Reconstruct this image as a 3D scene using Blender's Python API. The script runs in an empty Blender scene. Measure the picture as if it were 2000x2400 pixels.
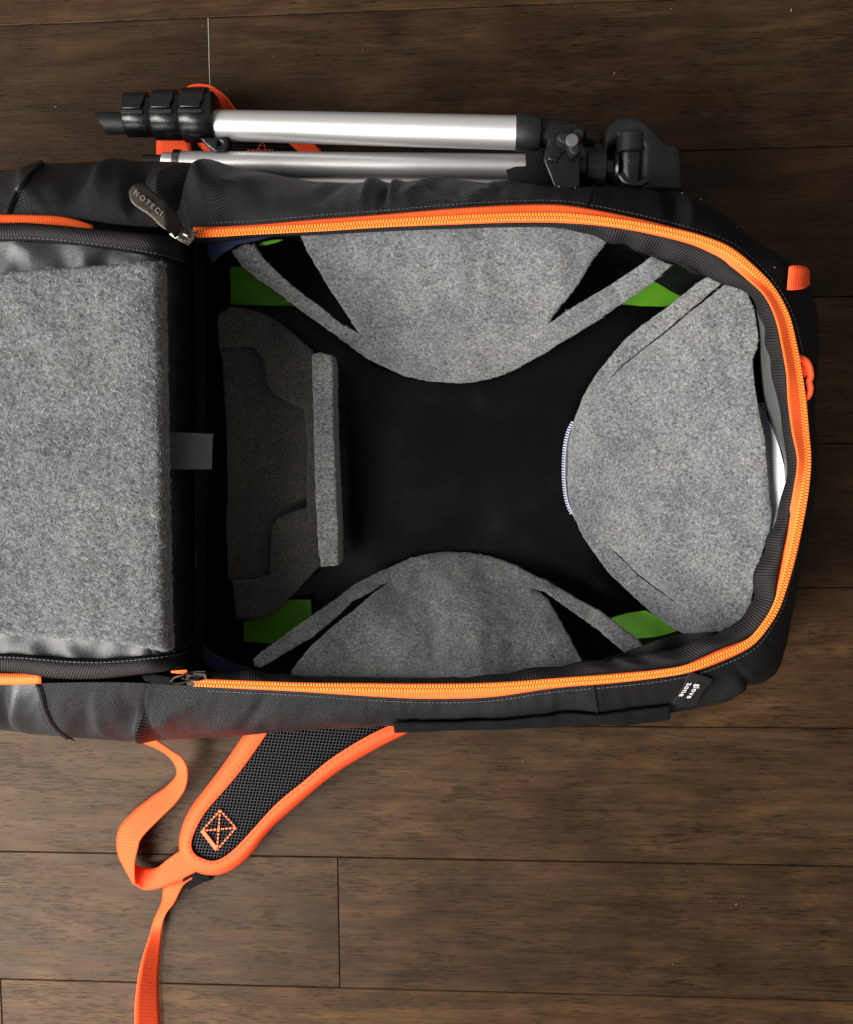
import bpy, bmesh, math, random
import numpy as np
from mathutils import Vector, Matrix, Euler, noise
from mathutils.geometry import delaunay_2d_cdt
from mathutils.bvhtree import BVHTree

random.seed(7); rng = np.random.default_rng(7)
SC = bpy.context.scene
COL = SC.collection

# ------------------------------------------------------------------ camera, world, light, exposure
FPX, HC = 2200.0, 0.86
cam_d = bpy.data.cameras.new('camera'); cam = bpy.data.objects.new('camera', cam_d); COL.objects.link(cam)
cam_d.sensor_fit = 'HORIZONTAL'; cam_d.sensor_width = 36.0; cam_d.lens = 36.0 * FPX / 2000.0
cam_d.clip_start = 0.01; cam_d.clip_end = 100
CE = Euler((-0.07294381, 0.06220833, -0.0104433), 'XYZ')
cam.location = (0, 0, HC); cam.rotation_euler = CE
SC.camera = cam
CR = CE.to_matrix()

W = bpy.data.worlds.new('World'); SC.world = W; W.use_nodes = True
W.node_tree.nodes['Background'].inputs[0].default_value = (1.0, 0.95, 0.88, 1)
W.node_tree.nodes['Background'].inputs[1].default_value = 0.33

def area(name, loc, target, sx, sy, power, col):
    d = bpy.data.lights.new(name, 'AREA'); d.shape = 'RECTANGLE'; d.size = sx; d.size_y = sy; d.energy = power; d.color = col
    o = bpy.data.objects.new(name, d); COL.objects.link(o); o.location = loc
    o.rotation_euler = (Vector(target) - Vector(loc)).to_track_quat('-Z', 'Y').to_euler()
    return o
area('window_light', (-1.30, -0.66, 1.28), (-0.05, -0.05, 0.1), 2.0, 1.25, 138, (1.0, 0.965, 0.92))

SC.view_settings.view_transform = 'Standard'; SC.view_settings.look = 'None'
SC.view_settings.exposure = 0.0; SC.view_settings.gamma = 1.0

# ------------------------------------------------------------------ helpers
def P(x, y, z):
    """point of the scene at height z that stands behind photograph position x, y (2000 x 2400)"""
    d = CR @ Vector(((x - 1000) / FPX, -(y - 1200) / FPX, -1.0))
    t = (HC - z) / -d.z
    return Vector((d.x * t, d.y * t, z))

def ray(x, y):
    return (CR @ Vector(((x - 1000) / FPX, -(y - 1200) / FPX, -1.0))).normalized()

def tag(o, label=None, cat=None, group=None, kind=None):
    if label: o['label'] = label
    if cat: o['category'] = cat
    if group: o['group'] = group
    if kind: o['kind'] = kind
    return o

def empty(name, loc, label, cat, group=None):
    o = bpy.data.objects.new(name, None); COL.objects.link(o); o.location = loc
    o.empty_display_size = 0.03
    return tag(o, label, cat, group)

def world_off(p):
    v = Vector((0, 0, 0))
    while p is not None:
        v += p.location; p = p.parent
    return v

def mk(name, verts, faces, mat, parent=None, smooth=True, uvs=None):
    me = bpy.data.meshes.new(name)
    me.from_pydata([tuple(v) for v in verts], [], [tuple(f) for f in faces])
    if uvs is not None:
        ul = me.uv_layers.new(name='UVMap')
        li = np.zeros(len(me.loops), dtype=np.int32); me.loops.foreach_get('vertex_index', li)
        ul.data.foreach_set('uv', np.asarray(uvs, dtype=np.float32)[li].ravel())
    if smooth: me.polygons.foreach_set('use_smooth', [True] * len(me.polygons))
    me.materials.append(mat)
    me.update()
    o = bpy.data.objects.new(name, me); COL.objects.link(o)
    if parent is not None:
        o.parent = parent; o.location = -world_off(parent)
    return o

def fix_normals(o):
    bm = bmesh.new(); bm.from_mesh(o.data); bmesh.ops.recalc_face_normals(bm, faces=bm.faces)
    bm.to_mesh(o.data); bm.free(); return o

def catmull(pts, n_per=None, step=None, closed=False):
    """smooth resample of 2D/3D rows; rows may have any width"""
    A = np.asarray(pts, float); n = len(A); out = []
    segs = n if closed else n - 1
    for i in range(segs):
        p1, p2 = A[i], A[(i + 1) % n]
        p0 = A[i - 1] if (closed or i > 0) else 2 * p1 - p2
        p3 = A[(i + 2) % n] if (closed or i + 2 < n) else 2 * p2 - p1
        k = n_per if n_per else max(1, int(np.linalg.norm((p2 - p1)[:2]) / step))
        for j in range(k):
            t = j / k
            out.append(0.5 * ((2 * p1) + (-p0 + p2) * t + (2 * p0 - 5 * p1 + 4 * p2 - p3) * t * t + (-p0 + 3 * p1 - 3 * p2 + p3) * t ** 3))
    if not closed: out.append(A[-1])
    return np.array(out)

def resample(pts, n, closed=False):
    A = np.asarray(pts, float)
    if closed: A = np.vstack([A, A[:1]])
    s = np.concatenate([[0], np.cumsum(np.linalg.norm(np.diff(A[:, :2], axis=0), axis=1))])
    t = np.linspace(0, s[-1], n + (1 if closed else 0))
    if closed: t = t[:-1]
    return np.stack([np.interp(t, s, A[:, k]) for k in range(A.shape[1])], 1)

def loft(name, rows, mat, parent=None, closed_v=False, smooth=True, thick=0.0):
    """rows[i][j] -> 3D points; i runs along the length"""
    n = len(rows); m = len(rows[0])
    V = [Vector(p) for r in rows for p in r]
    U = []; L = 0.0
    for i in range(n):
        if i: L += (Vector(rows[i][m // 2]) - Vector(rows[i - 1][m // 2])).length
        a = 0.0
        for j in range(m):
            if j: a += (Vector(rows[i][j]) - Vector(rows[i][j - 1])).length
            U.append((L, a))
    F = []
    mm = m if closed_v else m - 1
    for i in range(n - 1):
        for j in range(mm):
            F.append((i * m + j, i * m + (j + 1) % m, (i + 1) * m + (j + 1) % m, (i + 1) * m + j))
    o = mk(name, V, F, mat, parent, smooth, U)
    if thick:
        s = o.modifiers.new('thickness', 'SOLIDIFY'); s.thickness = thick; s.offset = 0
    return o

def pip(pt, poly):
    x, y = pt; c = False; n = len(poly); j = n - 1
    for i in range(n):
        xi, yi = poly[i]; xj, yj = poly[j]
        if (yi > y) != (yj > y) and x < (xj - xi) * (y - yi) / (yj - yi) + xi: c = not c
        j = i
    return c

def pip_many(pts, poly):
    Q = np.asarray(pts, float).reshape(-1, 2); c = np.zeros(len(Q), bool); A = np.asarray([tuple(p) for p in poly], float); B = np.roll(A, 1, 0)
    for (xi, yi), (xj, yj) in zip(A, B):
        if yi == yj: continue
        m = ((yi > Q[:, 1]) != (yj > Q[:, 1])) & (Q[:, 0] < (xj - xi) * (Q[:, 1] - yi) / (yj - yi) + xi)
        c ^= m
    return c

def poly_dist(pts, poly):
    A = np.asarray(poly); B = np.roll(A, -1, 0); Q = np.asarray(pts)
    out = np.full(len(Q), 1e9)
    for a, b in zip(A, B):
        ab = b - a; l2 = (ab ** 2).sum() + 1e-9
        t = np.clip(((Q - a) @ ab) / l2, 0, 1)
        out = np.minimum(out, np.linalg.norm(Q - (a + t[:, None] * ab), axis=1))
    return out

def slab(name, poly, zf, t, mat, parent=None, g=12.0, holes=(), rnd=0.0, rz=0.0, jit=0.0, smooth=True, rough=0.0, curve=False):
    """a sheet or pad with real thickness: outline poly in photo coordinates, top surface at height zf(x, y)"""
    def dens(p):
        p = np.asarray(p, float)
        if curve: p = catmull(p, step=g, closed=True)
        q = []
        for i in range(len(p)):
            a, b = p[i], p[(i + 1) % len(p)]
            k = max(1, int(round(np.linalg.norm(b - a) / g)))
            for j in range(k):
                v = a + (b - a) * j / k
                if jit and not (curve is False and k == 1 and j == 0 and False):
                    v = v + np.array([noise.noise(Vector((v[0] * .09, v[1] * .09, 3))), noise.noise(Vector((v[0] * .09, v[1] * .09, 9)))]) * jit * 1.6 \
                          + rng.normal(0, jit * .35, 2)
                q.append(v)
        return q
    B = dens(poly); HS = [dens(h) for h in holes]
    arr = np.array(B)
    xs = np.arange(arr[:, 0].min() + g / 2, arr[:, 0].max(), g); ys = np.arange(arr[:, 1].min() + g / 2, arr[:, 1].max(), g)
    G = [(x + random.uniform(-.2, .2) * g, y + random.uniform(-.2, .2) * g) for x in xs for y in ys]
    if G:
        kk = pip_many(G, B)
        for h in HS: kk &= ~pip_many(G, h)
        G = [q for q, k_ in zip(G, kk) if k_]
    if G:
        d = poly_dist(G, B)
        for h in HS: d = np.minimum(d, poly_dist(G, h))
        G = [q for q, dd in zip(G, d) if dd > g * .45]
    extra = []
    if rnd > 0:      # rings of points close to the rim so that it can be round
        A = np.array(B); n = len(A)
        tang = np.roll(A, -1, 0) - np.roll(A, 1, 0); tang /= np.linalg.norm(tang, axis=1)[:, None] + 1e-9
        nr = np.stack([-tang[:, 1], tang[:, 0]], 1)
        sgn = 1 if pip(tuple(A[0] + nr[0] * .5), B) else -1
        for f in (.15, .4, .75):
            C_ = A + nr * sgn * rnd * f
            extra += [tuple(a) for a, k_ in zip(C_, pip_many(C_, B)) if k_]
    vin = [Vector(b) for b in B]; ed = [(i, (i + 1) % len(B)) for i in range(len(B))]
    for h in HS:
        s = len(vin); vin += [Vector(b) for b in h]; ed += [(s + i, s + (i + 1) % len(h)) for i in range(len(h))]
    vin += [Vector(q) for q in extra] + [Vector(q) for q in G]
    vo, eo, fo, ov, oe, of = delaunay_2d_cdt(vin, ed, [], 0, 1e-4)
    keep = []
    cen = [tuple(sum((vo[i] for i in f), Vector((0, 0))) / len(f)) for f in fo]
    kk = pip_many(cen, B)
    for h in HS: kk &= ~pip_many(cen, h)
    keep = [tuple(f) for f, k_ in zip(fo, kk) if k_]
    pts = np.array([(v.x, v.y) for v in vo])
    dd = poly_dist(pts, B)
    for h in HS: dd = np.minimum(dd, poly_dist(pts, h))
    top = []
    for (x, y), d in zip(pts, dd):
        z = zf(x, y)
        if rough: z += noise.fractal(Vector((x * .02, y * .02, 1)), 1, 2, 3) * rough
        p = P(x, y, z)
        if rnd > 0 and d < rnd:
            k = 1 - d / rnd; p.z -= (rz or t * .5) * (1 - math.sqrt(max(0, 1 - k * k)))
        top.append(p)
    n = len(top)
    V = top + [Vector((p.x, p.y, p.z - t)) if not (rnd > 0 and d < rnd) else Vector((p.x, p.y, min(p.z - .0004, zf(q[0], q[1]) - t))) for p, d, q in zip(top, dd, pts)]
    F = []
    cnt = {}
    for f in keep:
        # orient upward
        a, b, c = (V[i] for i in f[:3])
        if (b - a).cross(c - a).z < 0: f = tuple(reversed(f))
        F.append(f); F.append(tuple(i + n for i in reversed(f)))
        for i in range(len(f)):
            cnt[(f[i], f[(i + 1) % len(f)])] = 1
    for (a, b) in list(cnt):
        if (b, a) not in cnt: F.append((b, a, a + n, b + n))
    uv = [(v.x, v.y) for v in V]
    # drop loose
    used = sorted({i for f in F for i in f}); mp = {k: i for i, k in enumerate(used)}
    o = mk(name, [V[i] for i in used], [tuple(mp[i] for i in f) for f in F], mat, parent, smooth, [uv[i] for i in used])
    if smooth:
        try: o.data.set_sharp_from_angle(angle=math.radians(50))
        except Exception: pass
    return o

def box_verts(c, ax, ay, az):
    c = Vector(c); ax, ay, az = Vector(ax), Vector(ay), Vector(az)
    V = [c + sx * ax + sy * ay + sz * az for sz in (-1, 1) for sy in (-1, 1) for sx in (-1, 1)]
    F = [(0, 2, 3, 1), (4, 5, 7, 6), (0, 1, 5, 4), (2, 6, 7, 3), (0, 4, 6, 2), (1, 3, 7, 5)]
    return V, F

class MB:
    def __init__(s): s.V = []; s.F = []
    def add(s, V, F):
        n = len(s.V); s.V += [Vector(v) for v in V]; s.F += [tuple(i + n for i in f) for f in F]; return s
    def box(s, c, ax, ay, az): return s.add(*box_verts(c, ax, ay, az))
    def tube(s, pts, r, seg=10, cap=True, sx=1.0, ring=None):
        pts = [Vector(p) for p in pts]; n = len(pts); V = []; F = []
        up = Vector((0, 0, 1))
        for i, p in enumerate(pts):
            t = (pts[min(i + 1, n - 1)] - pts[max(i - 1, 0)]).normalized()
            a = t.cross(up); a = a.normalized() if a.length > 1e-4 else Vector((1, 0, 0))
            b = a.cross(t).normalized()
            rr = r[i] if hasattr(r, '__len__') else r
            for k in range(seg):
                an = 2 * math.pi * k / seg
                q = ring(k, seg) if ring else 1.0
                V.append(p + (a * math.cos(an) * sx + b * math.sin(an)) * rr * q)
        for i in range(n - 1):
            for k in range(seg):
                F.append((i * seg + k, i * seg + (k + 1) % seg, (i + 1) * seg + (k + 1) % seg, (i + 1) * seg + k))
        if cap:
            F.append(tuple(reversed(range(seg)))); F.append(tuple((n - 1) * seg + k for k in range(seg)))
        return s.add(V, F)
    def build(s, name, mat, parent=None, smooth=True, bevel=0.0, sharp=40):
        o = mk(name, s.V, s.F, mat, parent, smooth)
        fix_normals(o)
        if smooth: o.data.set_sharp_from_angle(angle=math.radians(sharp))
        if bevel:
            b = o.modifiers.new('bevel', 'BEVEL'); b.width = bevel; b.segments = 2; b.limit_method = 'ANGLE'; b.angle_limit = math.radians(35)
            b.harden_normals = False
        return o

# ------------------------------------------------------------------ materials
def new_mat(name):
    m = bpy.data.materials.new(name); m.use_nodes = True
    nt = m.node_tree; return m, nt, nt.nodes['Principled BSDF']
def N(nt, t, **kw):
    n = nt.nodes.new(t)
    for k, v in kw.items():
        if k.startswith('i_'):
            key = k[2:]; n.inputs[int(key) if key.isdigit() else key].default_value = v
        else: setattr(n, k, v)
    return n
def coords(nt, kind='Object', scale=(1, 1, 1), rot=0.0):
    tc = N(nt, 'ShaderNodeTexCoord'); mp = N(nt, 'ShaderNodeMapping'); mp.inputs['Scale'].default_value = scale
    mp.inputs['Rotation'].default_value = (0, 0, rot)
    nt.links.new(tc.outputs[kind], mp.inputs[0]); return mp.outputs[0]
def noise_n(nt, vec, scale, detail=4, rough=.55, dist=0):
    n = N(nt, 'ShaderNodeTexNoise'); n.inputs['Scale'].default_value = scale; n.inputs['Detail'].default_value = detail
    n.inputs['Roughness'].default_value = rough; n.inputs['Distortion'].default_value = dist
    nt.links.new(vec, n.inputs['Vector']); return n.outputs[0]
def ramp(nt, src, stops):
    r = N(nt, 'ShaderNodeValToRGB'); e = r.color_ramp.elements
    while len(e) < len(stops): e.new(0.5)
    for i, (p, c) in enumerate(stops):
        e[i].position = p; e[i].color = (c[0], c[1], c[2], 1) if hasattr(c, '__len__') else (c, c, c, 1)
    nt.links.new(src, r.inputs[0]); return r.outputs[0]
def math_n(nt, op, a, b=None, c=None):
    n = N(nt, 'ShaderNodeMath', operation=op)
    for i, v in enumerate((a, b, c)):
        if v is None: continue
        if isinstance(v, (int, float)): n.inputs[i].default_value = v
        else: nt.links.new(v, n.inputs[i])
    return n.outputs[0]
def mix(nt, f, a, b, mode='MIX'):
    n = N(nt, 'ShaderNodeMix', data_type='RGBA', blend_type=mode)
    for i, v in ((0, f), (6, a), (7, b)):
        if isinstance(v, (int, float)): n.inputs[i].default_value = v
        elif isinstance(v, tuple): n.inputs[i].default_value = (*v, 1) if len(v) == 3 else v
        else: nt.links.new(v, n.inputs[i])
    return n.outputs[2]
def bump(nt, h, dist, strength=1.0, base=None):
    b = N(nt, 'ShaderNodeBump'); b.inputs['Strength'].default_value = strength; b.inputs['Distance'].default_value = dist
    nt.links.new(h, b.inputs['Height'])
    if base is not None: nt.links.new(base, b.inputs['Normal'])
    return b.outputs[0]
def sep(nt, v):
    s = N(nt, 'ShaderNodeSeparateXYZ'); nt.links.new(v, s.inputs[0]); return s.outputs

def plain(name, col, rough=.5, metal=0.0, spec=.5, var=.25, scale=60, bmp=0.0, bscale=900, coat=0.0):
    m, nt, b = new_mat(name); v = coords(nt)
    f = noise_n(nt, v, scale, 4)
    c = ramp(nt, f, [(.3, tuple(x * (1 - var) for x in col)), (.7, tuple(x * (1 + var) for x in col))])
    nt.links.new(c, b.inputs['Base Color'])
    rr = ramp(nt, noise_n(nt, v, scale * 3, 3), [(.3, max(0, rough - .07)), (.7, min(1, rough + .09))])
    nt.links.new(rr, b.inputs['Roughness'])
    b.inputs['Metallic'].default_value = metal; b.inputs['Specular IOR Level'].default_value = spec
    b.inputs['Coat Weight'].default_value = coat
    if bmp: nt.links.new(bump(nt, noise_n(nt, v, bscale, 3), bmp), b.inputs['Normal'])
    return m

def felt_mat(name, lo, hi, scale=700, bmp=.0009):
    m, nt, b = new_mat(name); v = coords(nt)
    a = noise_n(nt, v, scale, 5, .7, .6)
    vs = coords(nt, scale=(.45, 1, 1), rot=.6); a2 = noise_n(nt, vs, scale * 1.7, 3, .6, 1.2)
    blot = noise_n(nt, v, 45, 4, .6)
    mixv = math_n(nt, 'ADD', math_n(nt, 'MULTIPLY', a, .6), math_n(nt, 'MULTIPLY', a2, .4))
    mixv = math_n(nt, 'ADD', mixv, math_n(nt, 'MULTIPLY', math_n(nt, 'SUBTRACT', blot, .5), .10))
    c = ramp(nt, mixv, [(.37, tuple(lo)), (.50, tuple(l * .55 + h * .45 for l, h in zip(lo, hi))), (.62, tuple(hi)), (.70, tuple(min(.4, h * 1.5) for h in hi))])
    big = noise_n(nt, v, 13, 4, .6)
    c = mix(nt, 1.0, c, ramp(nt, big, [(.32, (.70, .71, .78)), (.5, (1, 1, 1)), (.68, (1.22, 1.20, 1.12))]), 'MULTIPLY')
    nt.links.new(c, b.inputs['Base Color'])
    b.inputs['Roughness'].default_value = .95; b.inputs['Specular IOR Level'].default_value = .15
    b.inputs['Sheen Weight'].default_value = .25; b.inputs['Sheen Roughness'].default_value = .6
    n1 = bump(nt, mixv, bmp * 1.6, 1.0); n2 = bump(nt, blot, .003, .5, n1)
    nt.links.new(n2, b.inputs['Normal'])
    return m

def weave_mat(name, col, period=.0016, depth=.00035, rough=.62, angle=.5, var=.5, spec=.4, diag=True, sheen=.1):
    m, nt, b = new_mat(name); uv = coords(nt, 'UV', rot=angle)
    s = sep(nt, uv); k = 2 * math.pi / period
    wob = math_n(nt, 'MULTIPLY', math_n(nt, 'SUBTRACT', noise_n(nt, coords(nt, 'UV'), 25, 2), .5), 5.0)
    a = math_n(nt, 'SINE', math_n(nt, 'ADD', math_n(nt, 'MULTIPLY', s[0], k), wob))
    c2 = math_n(nt, 'SINE', math_n(nt, 'MULTIPLY', s[1], k * (.9 if diag else 1.6)))
    h = math_n(nt, 'ADD', math_n(nt, 'MULTIPLY', a, .30), math_n(nt, 'MULTIPLY', c2, .20 if diag else .06))
    h = math_n(nt, 'ADD', h, .5)
    sm = noise_n(nt, coords(nt), 1500, 3)
    h2 = math_n(nt, 'ADD', h, math_n(nt, 'MULTIPLY', math_n(nt, 'SUBTRACT', sm, .5), .5))
    c = ramp(nt, h2, [(.15, tuple(x * (1 - var) for x in col)), (.85, tuple(x * (1 + var) for x in col))])
    big = noise_n(nt, coords(nt), 30, 4)
    c = mix(nt, 1.0, c, ramp(nt, big, [(.3, .85), (.7, 1.1)]), 'MULTIPLY')
    nt.links.new(c, b.inputs['Base Color']); b.inputs['Roughness'].default_value = rough
    b.inputs['Specular IOR Level'].default_value = spec
    b.inputs['Sheen Weight'].default_value = sheen
    nt.links.new(bump(nt, h2, depth), b.inputs['Normal'])
    return m

def neon_mat(name, period=.0014, depth=.00025, rough=.5, g=1.0):
    m, nt, b = new_mat(name); uv = coords(nt, 'UV'); s = sep(nt, uv)
    a = math_n(nt, 'SINE', math_n(nt, 'MULTIPLY', s[0], 2 * math.pi / period))
    h = math_n(nt, 'ADD', math_n(nt, 'MULTIPLY', a, .4), .5)
    h = math_n(nt, 'ADD', h, math_n(nt, 'MULTIPLY', noise_n(nt, coords(nt), 1200, 2), .3))
    c = ramp(nt, h, [(.2, (.98, .058 * g, .020)), (.9, (1.0, .128 * g, .040))])
    nt.links.new(c, b.inputs['Base Color']); b.inputs['Roughness'].default_value = rough
    b.inputs['Specular IOR Level'].default_value = .18; b.inputs['Specular Tint'].default_value = (1, .6, .3, 1)
    nt.links.new(bump(nt, h, depth), b.inputs['Normal'])
    return m

def wood_mat():
    m, nt, b = new_mat('dark stained wood')
    oi = N(nt, 'ShaderNodeObjectInfo'); tc = N(nt, 'ShaderNodeTexCoord')
    off = N(nt, 'ShaderNodeVectorMath', operation='SCALE'); off.inputs[0].default_value = (13.1, 7.7, 3.3); nt.links.new(oi.outputs['Random'], off.inputs['Scale'])
    add = N(nt, 'ShaderNodeVectorMath', operation='ADD'); nt.links.new(tc.outputs['Object'], add.inputs[0]); nt.links.new(off.outputs[0], add.inputs[1])
    def mp(s):
        q = N(nt, 'ShaderNodeMapping'); q.inputs['Scale'].default_value = s; nt.links.new(add.outputs[0], q.inputs[0]); return q.outputs[0]
    warp = noise_n(nt, mp((2.2, 7, 1)), 1.6, 3)
    grain = noise_n(nt, mp((13, 230, 1)), 1.0, 5, .65, .35)
    pores = noise_n(nt, mp((70, 820, 1)), 1.0, 2, .5, .2)
    fine = noise_n(nt, mp((35, 900, 1)), 1.0, 3, .6)
    blot = noise_n(nt, mp((7, 13, 1)), 1.3, 5, .62, .5)
    blot2 = noise_n(nt, mp((9, 22, 1)), 1.7, 4, .6)
    # growth rings, bent by the warp
    s = sep(nt, mp((1, 1, 1)))
    ringv = math_n(nt, 'SINE', math_n(nt, 'ADD', math_n(nt, 'MULTIPLY', s[1], 260), math_n(nt, 'MULTIPLY', warp, 30)))
    ringv = math_n(nt, 'MULTIPLY', ringv, math_n(nt, 'MULTIPLY', math_n(nt, 'POWER', blot, 2.0), .16))
    v = math_n(nt, 'ADD', math_n(nt, 'MULTIPLY', grain, .30), math_n(nt, 'MULTIPLY', blot, .74))
    v = math_n(nt, 'ADD', v, ringv)
    v = math_n(nt, 'ADD', v, math_n(nt, 'MULTIPLY', math_n(nt, 'SUBTRACT', fine, .5), .36))
    c = ramp(nt, v, [(.27, (.0115, .0062, .0034)), (.46, (.0250, .0140, .0074)), (.61, (.042, .0238, .0122)), (.80, (.070, .0410, .0200))])
    pd = ramp(nt, math_n(nt, 'ADD', pores, math_n(nt, 'MULTIPLY', math_n(nt, 'SUBTRACT', blot2, .5), .55)), [(.30, .36), (.42, 1.0)])
    c = mix(nt, 1.0, c, pd, 'MULTIPLY')
    red = ramp(nt, noise_n(nt, mp((11, 26, 1)), 1.5, 4), [(.30, (1.12, 1.04, .84)), (.50, (1.0, 1.0, 1.0)), (.70, (1.12, .93, .98))])
    c = mix(nt, 1.0, c, red, 'MULTIPLY')
    tone = ramp(nt, oi.outputs['Random'], [(0, (.72, .72, .76)), (.5, (.95, .95, .94)), (1, (1.28, 1.22, 1.10))])
    c = mix(nt, 1.0, c, tone, 'MULTIPLY')
    nt.links.new(c, b.inputs['Base Color'])
    rr = ramp(nt, grain, [(.3, .40), (.7, .54)]); nt.links.new(rr, b.inputs['Roughness'])
    b.inputs['Specular IOR Level'].default_value = .17; b.inputs['Specular Tint'].default_value = (1, .82, .66, 1)
    hh = math_n(nt, 'ADD', math_n(nt, 'MULTIPLY', grain, .5), math_n(nt, 'MULTIPLY', pd, .45))
    n1 = bump(nt, hh, .00045, .9); nt.links.new(n1, b.inputs['Normal'])
    return m

def mesh_pad_mat():
    """black spacer mesh: rows of small round holes"""
    m, nt, b = new_mat('black spacer mesh'); uv = coords(nt, 'UV', rot=.95, scale=(1, 1, 1)); s = sep(nt, uv)
    p = .00385
    yy = math_n(nt, 'DIVIDE', s[1], p * .62); row = math_n(nt, 'FLOOR', yy)
    odd = math_n(nt, 'MULTIPLY', math_n(nt, 'MODULO', math_n(nt, 'ABSOLUTE', row), 2.0), .5)
    xx = math_n(nt, 'ADD', math_n(nt, 'DIVIDE', s[0], p), odd)
    fx = math_n(nt, 'SUBTRACT', math_n(nt, 'FRACT', xx), .5); fy = math_n(nt, 'MULTIPLY', math_n(nt, 'SUBTRACT', math_n(nt, 'FRACT', yy), .5), .75)
    d = math_n(nt, 'SQRT', math_n(nt, 'ADD', math_n(nt, 'MULTIPLY', fx, fx), math_n(nt, 'MULTIPLY', fy, fy)))
    k = ramp(nt, d, [(.29, 0.0), (.38, 1.0)])
    c = mix(nt, k, (.0002, .0002, .0002), mix(nt, noise_n(nt, coords(nt), 800, 3), (.004, .004, .005), (.014, .014, .0155)))
    nt.links.new(c, b.inputs['Base Color']); b.inputs['Roughness'].default_value = .55
    nt.links.new(math_n(nt, 'MULTIPLY', k, .22), b.inputs['Specular IOR Level']); nt.links.new(bump(nt, k, .0009), b.inputs['Normal']); return m

def lens_tube_mat():
    m, nt, b = new_mat('brushed aluminium'); v = coords(nt, scale=(6, 300, 300))
    g = noise_n(nt, v, 4, 4)
    nt.links.new(ramp(nt, g, [(.2, (.60, .59, .59)), (.8, (.66, .65, .65))]), b.inputs['Base Color'])
    b.inputs['Metallic'].default_value = 0.75; nt.links.new(ramp(nt, g, [(.2, .40), (.8, .45)]), b.inputs['Roughness'])
    return m

M_wood = wood_mat()
M_sub = plain('dark joint gap', (.006, .004, .003), .9)
M_fabric = weave_mat('black polyester twill', (.0105, .0107, .0120), .0019, .0009, .45, .72, .75, .30, sheen=0.0)
M_fabric2 = weave_mat('matte black canvas', (.0062, .0056, .0054), .0020, .0004, .70, .2, .35, .16, sheen=0.0)
M_rib = weave_mat('black grosgrain tape', (.0120, .0108, .0108), .0021, .0008, .6, 0.0, .7, .22, diag=False, sheen=0.0)
M_vinyl = plain('dark grey vinyl', (.017, .0175, .019), .45, spec=.45, var=.15, scale=20, bmp=.0002, bscale=500)
M_lining = plain('black nylon lining', (.0024, .0024, .0028), .6, spec=.08, var=.3, bmp=.0004, bscale=200)
M_greylin = plain('grey satin lining', (.062, .062, .062), .42, spec=.5, var=.12, scale=40)
M_base = plain('glossy black base sheet', (.0017, .0017, .0018), .26, spec=.16, var=.3, scale=8)
M_blue = plain('navy blue lining', (.006, .010, .055), .7, var=.3)
M_green = plain('lime green plastic', (.095, .300, .010), .45, spec=.4, var=.12, scale=25)
M_felt = felt_mat('grey wool felt', (.016, .017, .018), (.220, .223, .226), 430, .0013)
M_felt_b = felt_mat('coarse grey wool felt', (.005, .0055, .006), (.128, .131, .136), 290, .0024)
M_felt_d = felt_mat('dark grey wool felt', (.026, .025, .022), (.125, .118, .104), 480)
M_fibre = plain('wool fibre', (.25, .252, .26), .9, var=.6, scale=300, spec=.2)
M_neon = neon_mat('neon orange webbing')
M_neon_f = neon_mat('neon orange zipper tape', .0018, .00012, .5, 1.35)
M_teeth = plain('neon orange zipper coil', (1.0, .265, .048), .36, var=.03, scale=40, spec=.25)
M_letter_glint = plain('bright nickel painted glint', (.55, .50, .44), .25, metal=1.0, var=.1)  # glints on the raised letters put into a lighter base colour
M_steel = plain('polished nickel', (.17, .155, .135), .22, metal=1.0, var=.15, scale=40)
M_dsteel = plain('darkened nickel', (.038, .032, .027), .36, metal=1.0, var=.2, scale=60)
M_alu = lens_tube_mat()
M_plastic = plain('black moulded plastic', (.0035, .0035, .004), .27, spec=.5, var=.2, scale=80, bmp=.0001, bscale=1500)
M_plastic_m = plain('matte black plastic', (.0085, .009, .009), .50, spec=.28, var=.2, bmp=.0002, bscale=1800)
M_greycap = plain('grey plastic cap', (.075, .075, .075), .45, var=.15)
M_mesh = mesh_pad_mat()
M_white = plain('white nylon', (.80, .82, .88), .55, var=.04)
M_print = plain('white print', (.72, .71, .70), .6, var=.08, scale=900)
M_tagm = plain('charcoal rubber tag', (.012, .012, .012), .6, spec=.2, var=.2, scale=500, bmp=.0001)
M_tape = plain('dark hook tape', (.028, .027, .026), .85, var=.3, scale=700, bmp=.0004, bscale=2500)
M_lint = plain('pale lint', (.22, .21, .20), .9)
M_velcro = plain('black velvet hook flap', (.0050, .0052, .0052), .9, spec=.1, var=.5, scale=700, bmp=.0007, bscale=1600)

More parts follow.
